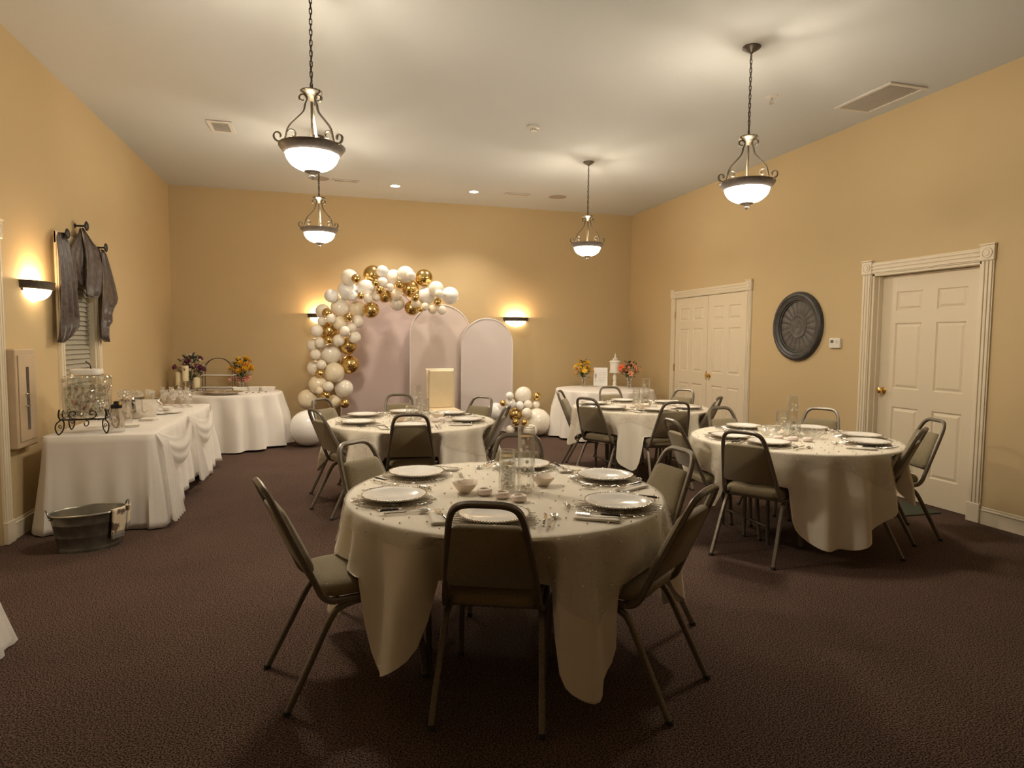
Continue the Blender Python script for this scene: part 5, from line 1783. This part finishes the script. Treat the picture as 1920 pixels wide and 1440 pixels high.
bouquet((4.66, 9.42, CT), 'bouquet of orange-red lilies and coral blooms right of the white urn', 'glass vase of the orange lily bouquet on the corner table', .17, .048,
        [('lily', 'fl_orange', .070, 3, .3, .7), ('lily', 'fl_coral', .055, 5, .25, .75), ('puff', 'fl_coral', .030, 8, .3, .9)], 'leaf', .165, .43, 17, 70)
bouquet((-1.250, 10.20, CT), 'bouquet of yellow roses over pink roses on the dessert table', 'glass vase of the yellow rose bouquet on the dessert table', .13, .045,
        [('rose', 'fl_yellow', .044, 17, .42, .98), ('rose', 'fl_gold', .040, 6, .4, .85), ('rose', 'fl_pink', .044, 8, .0, .30)], 'leaf', .165, .47, 23, 70)
bouquet((-1.915, 10.12, CT), 'dark bouquet of plum and cream flowers behind the pillar candles', 'glass vase of the plum bouquet behind the pillar candles', .15, .048,
        [('rose', 'fl_purple', .048, 8, .3, .85), ('puff', 'fl_white', .028, 16, .3, 1.0), ('puff', 'fl_purple', .036, 6, .3, .8)], 'leaf_blue', .215, .52, 29, 110)

# ================================================================== DESSERT TABLE THINGS
def candle(x, y, h0, h, label):
    t = thing('candle_stand', 'crystal stand under ' + label, 'candle holder', (x, y, CT), 0, 'crystal candle stands')
    MB().lathe([(.0001, .002), (.040, .002), (.042, .008), (.014, .016), (.010, .03), (.016, h0 * .5), (.009, h0 * .7), (.020, h0 - .012), (.052, h0 - .006), (.052, h0), (.0001, h0)], 22).build('stem', 'silver', t, angle=50)
    b = MB()
    for k in range(12):
        a = 2 * pi * k / 12
        b.sphere((.052 * cos(a), .052 * sin(a), h0 - .008), .007, 6, 5)
    b.build('crystal_drops', 'bead', t)
    c = thing('pillar_candle', label, 'candle', (x, y, CT + h0 + .0005), 0, 'ivory pillar candles')
    MB().lathe([(.0001, 0), (.042, 0), (.043, .003), (.043, h - .004), (.039, h), (.015, h - .004), (.0001, h - .005)], 26).build('wax', 'wax', c, angle=50)
    MB().tube([(0, 0, h - .006), (.001, 0, h + .008)], .0012, 5).build('wick', 'iron', c)
candle(-2.055, 10.01, .085, .185, 'left ivory pillar candle on the dessert table')
candle(-1.955, 9.95, .145, .215, 'tallest ivory pillar candle on the dessert table')
candle(-1.800, 9.90, .055, .140, 'shortest ivory pillar candle, right of the plum bouquet')
# tiered arch tray stand
t = thing('tiered_tray_stand', 'arched dark wire stand holding two white tiers on the dessert table', 'tray stand', (-1.510, 9.86, CT), radians(-12))
w = .205
for s in (-.045, .045):
    arc = [(-w, s, 0)] + [(w * cos(pi - pi * k / 24), s * (1 - .8 * sin(pi * k / 24)), .265 + w * sin(pi - pi * k / 24)) for k in range(25)] + [(w, s, 0)]
    MB().tube(arc, .005, 6).build('arch_rod', 'dark_bronze', t)
for z in (.055, .225):
    p = MB().box(-.215, .215, -.085, .085, z, z + .010, bev=.004).build('tier_plate', 'china', t, smooth=False)
    MB().tube([(-w, -.06, z - .004), (w, -.06, z - .004), (w, .06, z - .004), (-w, .06, z - .004)], .004, 6, closed=True).build('tier_support', 'dark_bronze', p)
# silver tray with glass items
t = thing('silver_tray', 'large oval polished silver tray at the front of the dessert table', 'tray', (-1.375, 9.235, CT), radians(-8))
MB().lathe([(.0001, .006), (.170, .004), (.185, .008), (.215, .030), (.255, .040), (.258, .044), (.250, .045), (.212, .036), (.182, .014), (.0001, .012)], 44, Matrix.Scale(.68, 4, (0, 1, 0))).build('dish', 'silver', t, angle=60)
for s in (-1, 1):
    MB().tube(catmull([(s * .250, -.05, .043), (s * .278, -.035, .052), (s * .284, 0, .054), (s * .278, .035, .052), (s * .250, .05, .043)], 5), .005, 6).build('handle', 'silver', t)
def cloche(x, y, label):
    t = thing('glass_dish', label, 'dish', (x, y, CT + .0135), 0, 'cut glass dishes on the silver tray')
    MB().lathe([(.0001, .004), (.035, .001), (.042, .006), (.060, .034), (.062, .038), (.056, .034), (.036, .010), (.0001, .008)], 26, rf=lambda a, i: 1 + .03 * cos(14 * a)).build('body', 'cut_glass', t)
cloche(-1.43, 9.24, 'left cut-glass dish on the silver tray')
cloche(-1.30, 9.23, 'right cut-glass dish on the silver tray')
# white rectangular dishes
for i, (x, y, a) in enumerate(((-1.215, 9.72, .1), (-1.035, 9.80, -.05), (-0.850, 9.78, .0))):
    t = thing('baking_dish', '%s of three white rectangular dishes on the dessert table' % ('leftmost', 'middle', 'rightmost')[i], 'dish', (x, y, CT), a, 'white rectangular dishes')
    hx, hy, hz = (.095, .085, .100)[i], .065, .058
    vs, fs = [], []
    lv = [(0.80, 0), (.84, .004), (1.0, hz - .006), (1.08, hz), (1.08, hz + .004), (.95, hz), (.80, .008), (0.001, .008)]
    sub = rsq_prof([(k, z) for k, z in lv], 6.0, 36)
    sub.v = [(x_ * hx, y_ * hy, z_) for x_, y_, z_ in sub.v]
    sub.build('dish', 'china', t, angle=50)
    MB().grid(lambda u, v: ((u - .5) * 1.3 * hx, (v - .5) * 1.3 * hy, .030 + .002 * sin(9 * u + 5 * v)), 8, 6).build('contents', 'napkin', t)
# small serving tongs / labels along the front edge
for i, x in enumerate((-1.10, -1.02, -.95, -.86)):
    t = thing('place_marker', '%s small dark clip in front of the white dishes' % ('leftmost', 'second', 'third', 'rightmost')[i], 'clip', (x, 9.46 + .03 * i, CT), .3 * i, 'small dark clips')
    MB().box(-.012, .012, -.006, .006, 0, .010, bev=.002).build('clip', 'black_handle', t, smooth=False)
    MB().box(-.009, .009, -.003, .003, .009, .013).build('clip_head', 'paper', t, smooth=False)
for i, (x, y) in enumerate(((-1.70, 9.38), (-1.62, 9.30))):
    t = thing('clear_dish', '%s clear glass dish left of the silver tray' % ('farther', 'nearer')[i], 'dish', (x, y, CT), 0, 'clear dishes by the tray')
    MB().lathe([(.0001, .003), (.03, .001), (.04, .004), (.062, .030), (.058, .030), (.034, .008), (.0001, .006)], 24).build('body', 'cut_glass', t, angle=60)

# ================================================================== DISPLAY TABLE THINGS
t = thing('framed_sign', 'white framed sign with a printed glass and text lines on the corner table', 'sign', (4.335, 9.83, CT), radians(-22))
tilt = Matrix.Rotation(radians(-9), 4, 'X')
MB().box(-.112, .112, -.006, .006, .012, .315, tilt, bev=.002).build('panel', 'paper', t, smooth=False)
for a, b, c, d in ((-.116, .116, .008, .016), (-.116, .116, .311, .319)):
    MB().box(a, b, -.009, .009, c, d, tilt).build('frame_bar', 'china', t, smooth=False)
for s in (-1, 1):
    MB().box(s * .112 - .004, s * .112 + .004, -.009, .009, .008, .319, tilt).build('frame_bar', 'china', t, smooth=False)
pr = MB()
for k in range(13):      # arched heading
    a = pi * (1.12 + .76 * k / 12)
    pr.box(.012 + .045 * cos(a) - .0035, .012 + .045 * cos(a) + .0035, -.0068, -.0060, .302 + .040 * sin(a) - .003, .302 + .040 * sin(a) + .003, tilt)
for k in range(7):
    z = .232 - .026 * k
    L_ = (.055, .062, .048, .060, .052, .058, .04)[k]
    x = .028 - L_
    while x < .028 + L_:
        w_ = .006 + .004 * ((k * 7 + int(x * 900)) % 3)
        pr.box(x, x + w_, -.0068, -.0060, z - .003, z + .003, tilt)
        x += w_ + .004
pr.build('printed_text', 'grey_print', t, smooth=False)
gp = MB()
gp.add([(-.095, -.0068, .205), (-.062, -.0068, .205), (-.068, -.0068, .150), (-.076, -.0068, .135), (-.076, -.0068, .085), (-.062, -.0068, .078), (-.095, -.0068, .078), (-.081, -.0068, .085), (-.081, -.0068, .135), (-.089, -.0068, .150)],
       [(0, 1, 2, 9), (9, 2, 3, 8), (8, 3, 4, 7), (7, 4, 5, 6)], tilt)
gp.build('printed_glass', 'rose_print', t, smooth=False)
MB().box(-.05, .05, .0, .07, 0, .010).build('easel_foot', 'china', t, smooth=False)
t = thing('pedestal_urn', 'white lidded apothecary urn on a turned pedestal between sign and lilies', 'urn', (4.515, 9.66, CT), 0)
MB().lathe([(.0001, .002), (.058, .002), (.060, .010), (.046, .020), (.030, .030), (.024, .045), (.032, .070), (.026, .085), (.022, .10), (.028, .135), (.034, .165), (.024, .20), (.018, .225), (.030, .238), (.0001, .240)], 32).build('pedestal', 'urn', t, angle=60)
MB().lathe([(.0001, .236), (.085, .236), (.092, .242), (.092, .252), (.082, .258), (.080, .30), (.082, .41), (.0001, .411)], 36).build('jar', 'urn', t, angle=50)
ld = MB().lathe([(.086, .408), (.094, .412), (.094, .424), (.070, .440), (.040, .450), (.036, .458), (.046, .466), (.046, .474), (.022, .482), (.014, .492), (.020, .502), (.010, .520), (.005, .550), (.0001, .575)], 32).build('lid', 'urn', t, angle=60)
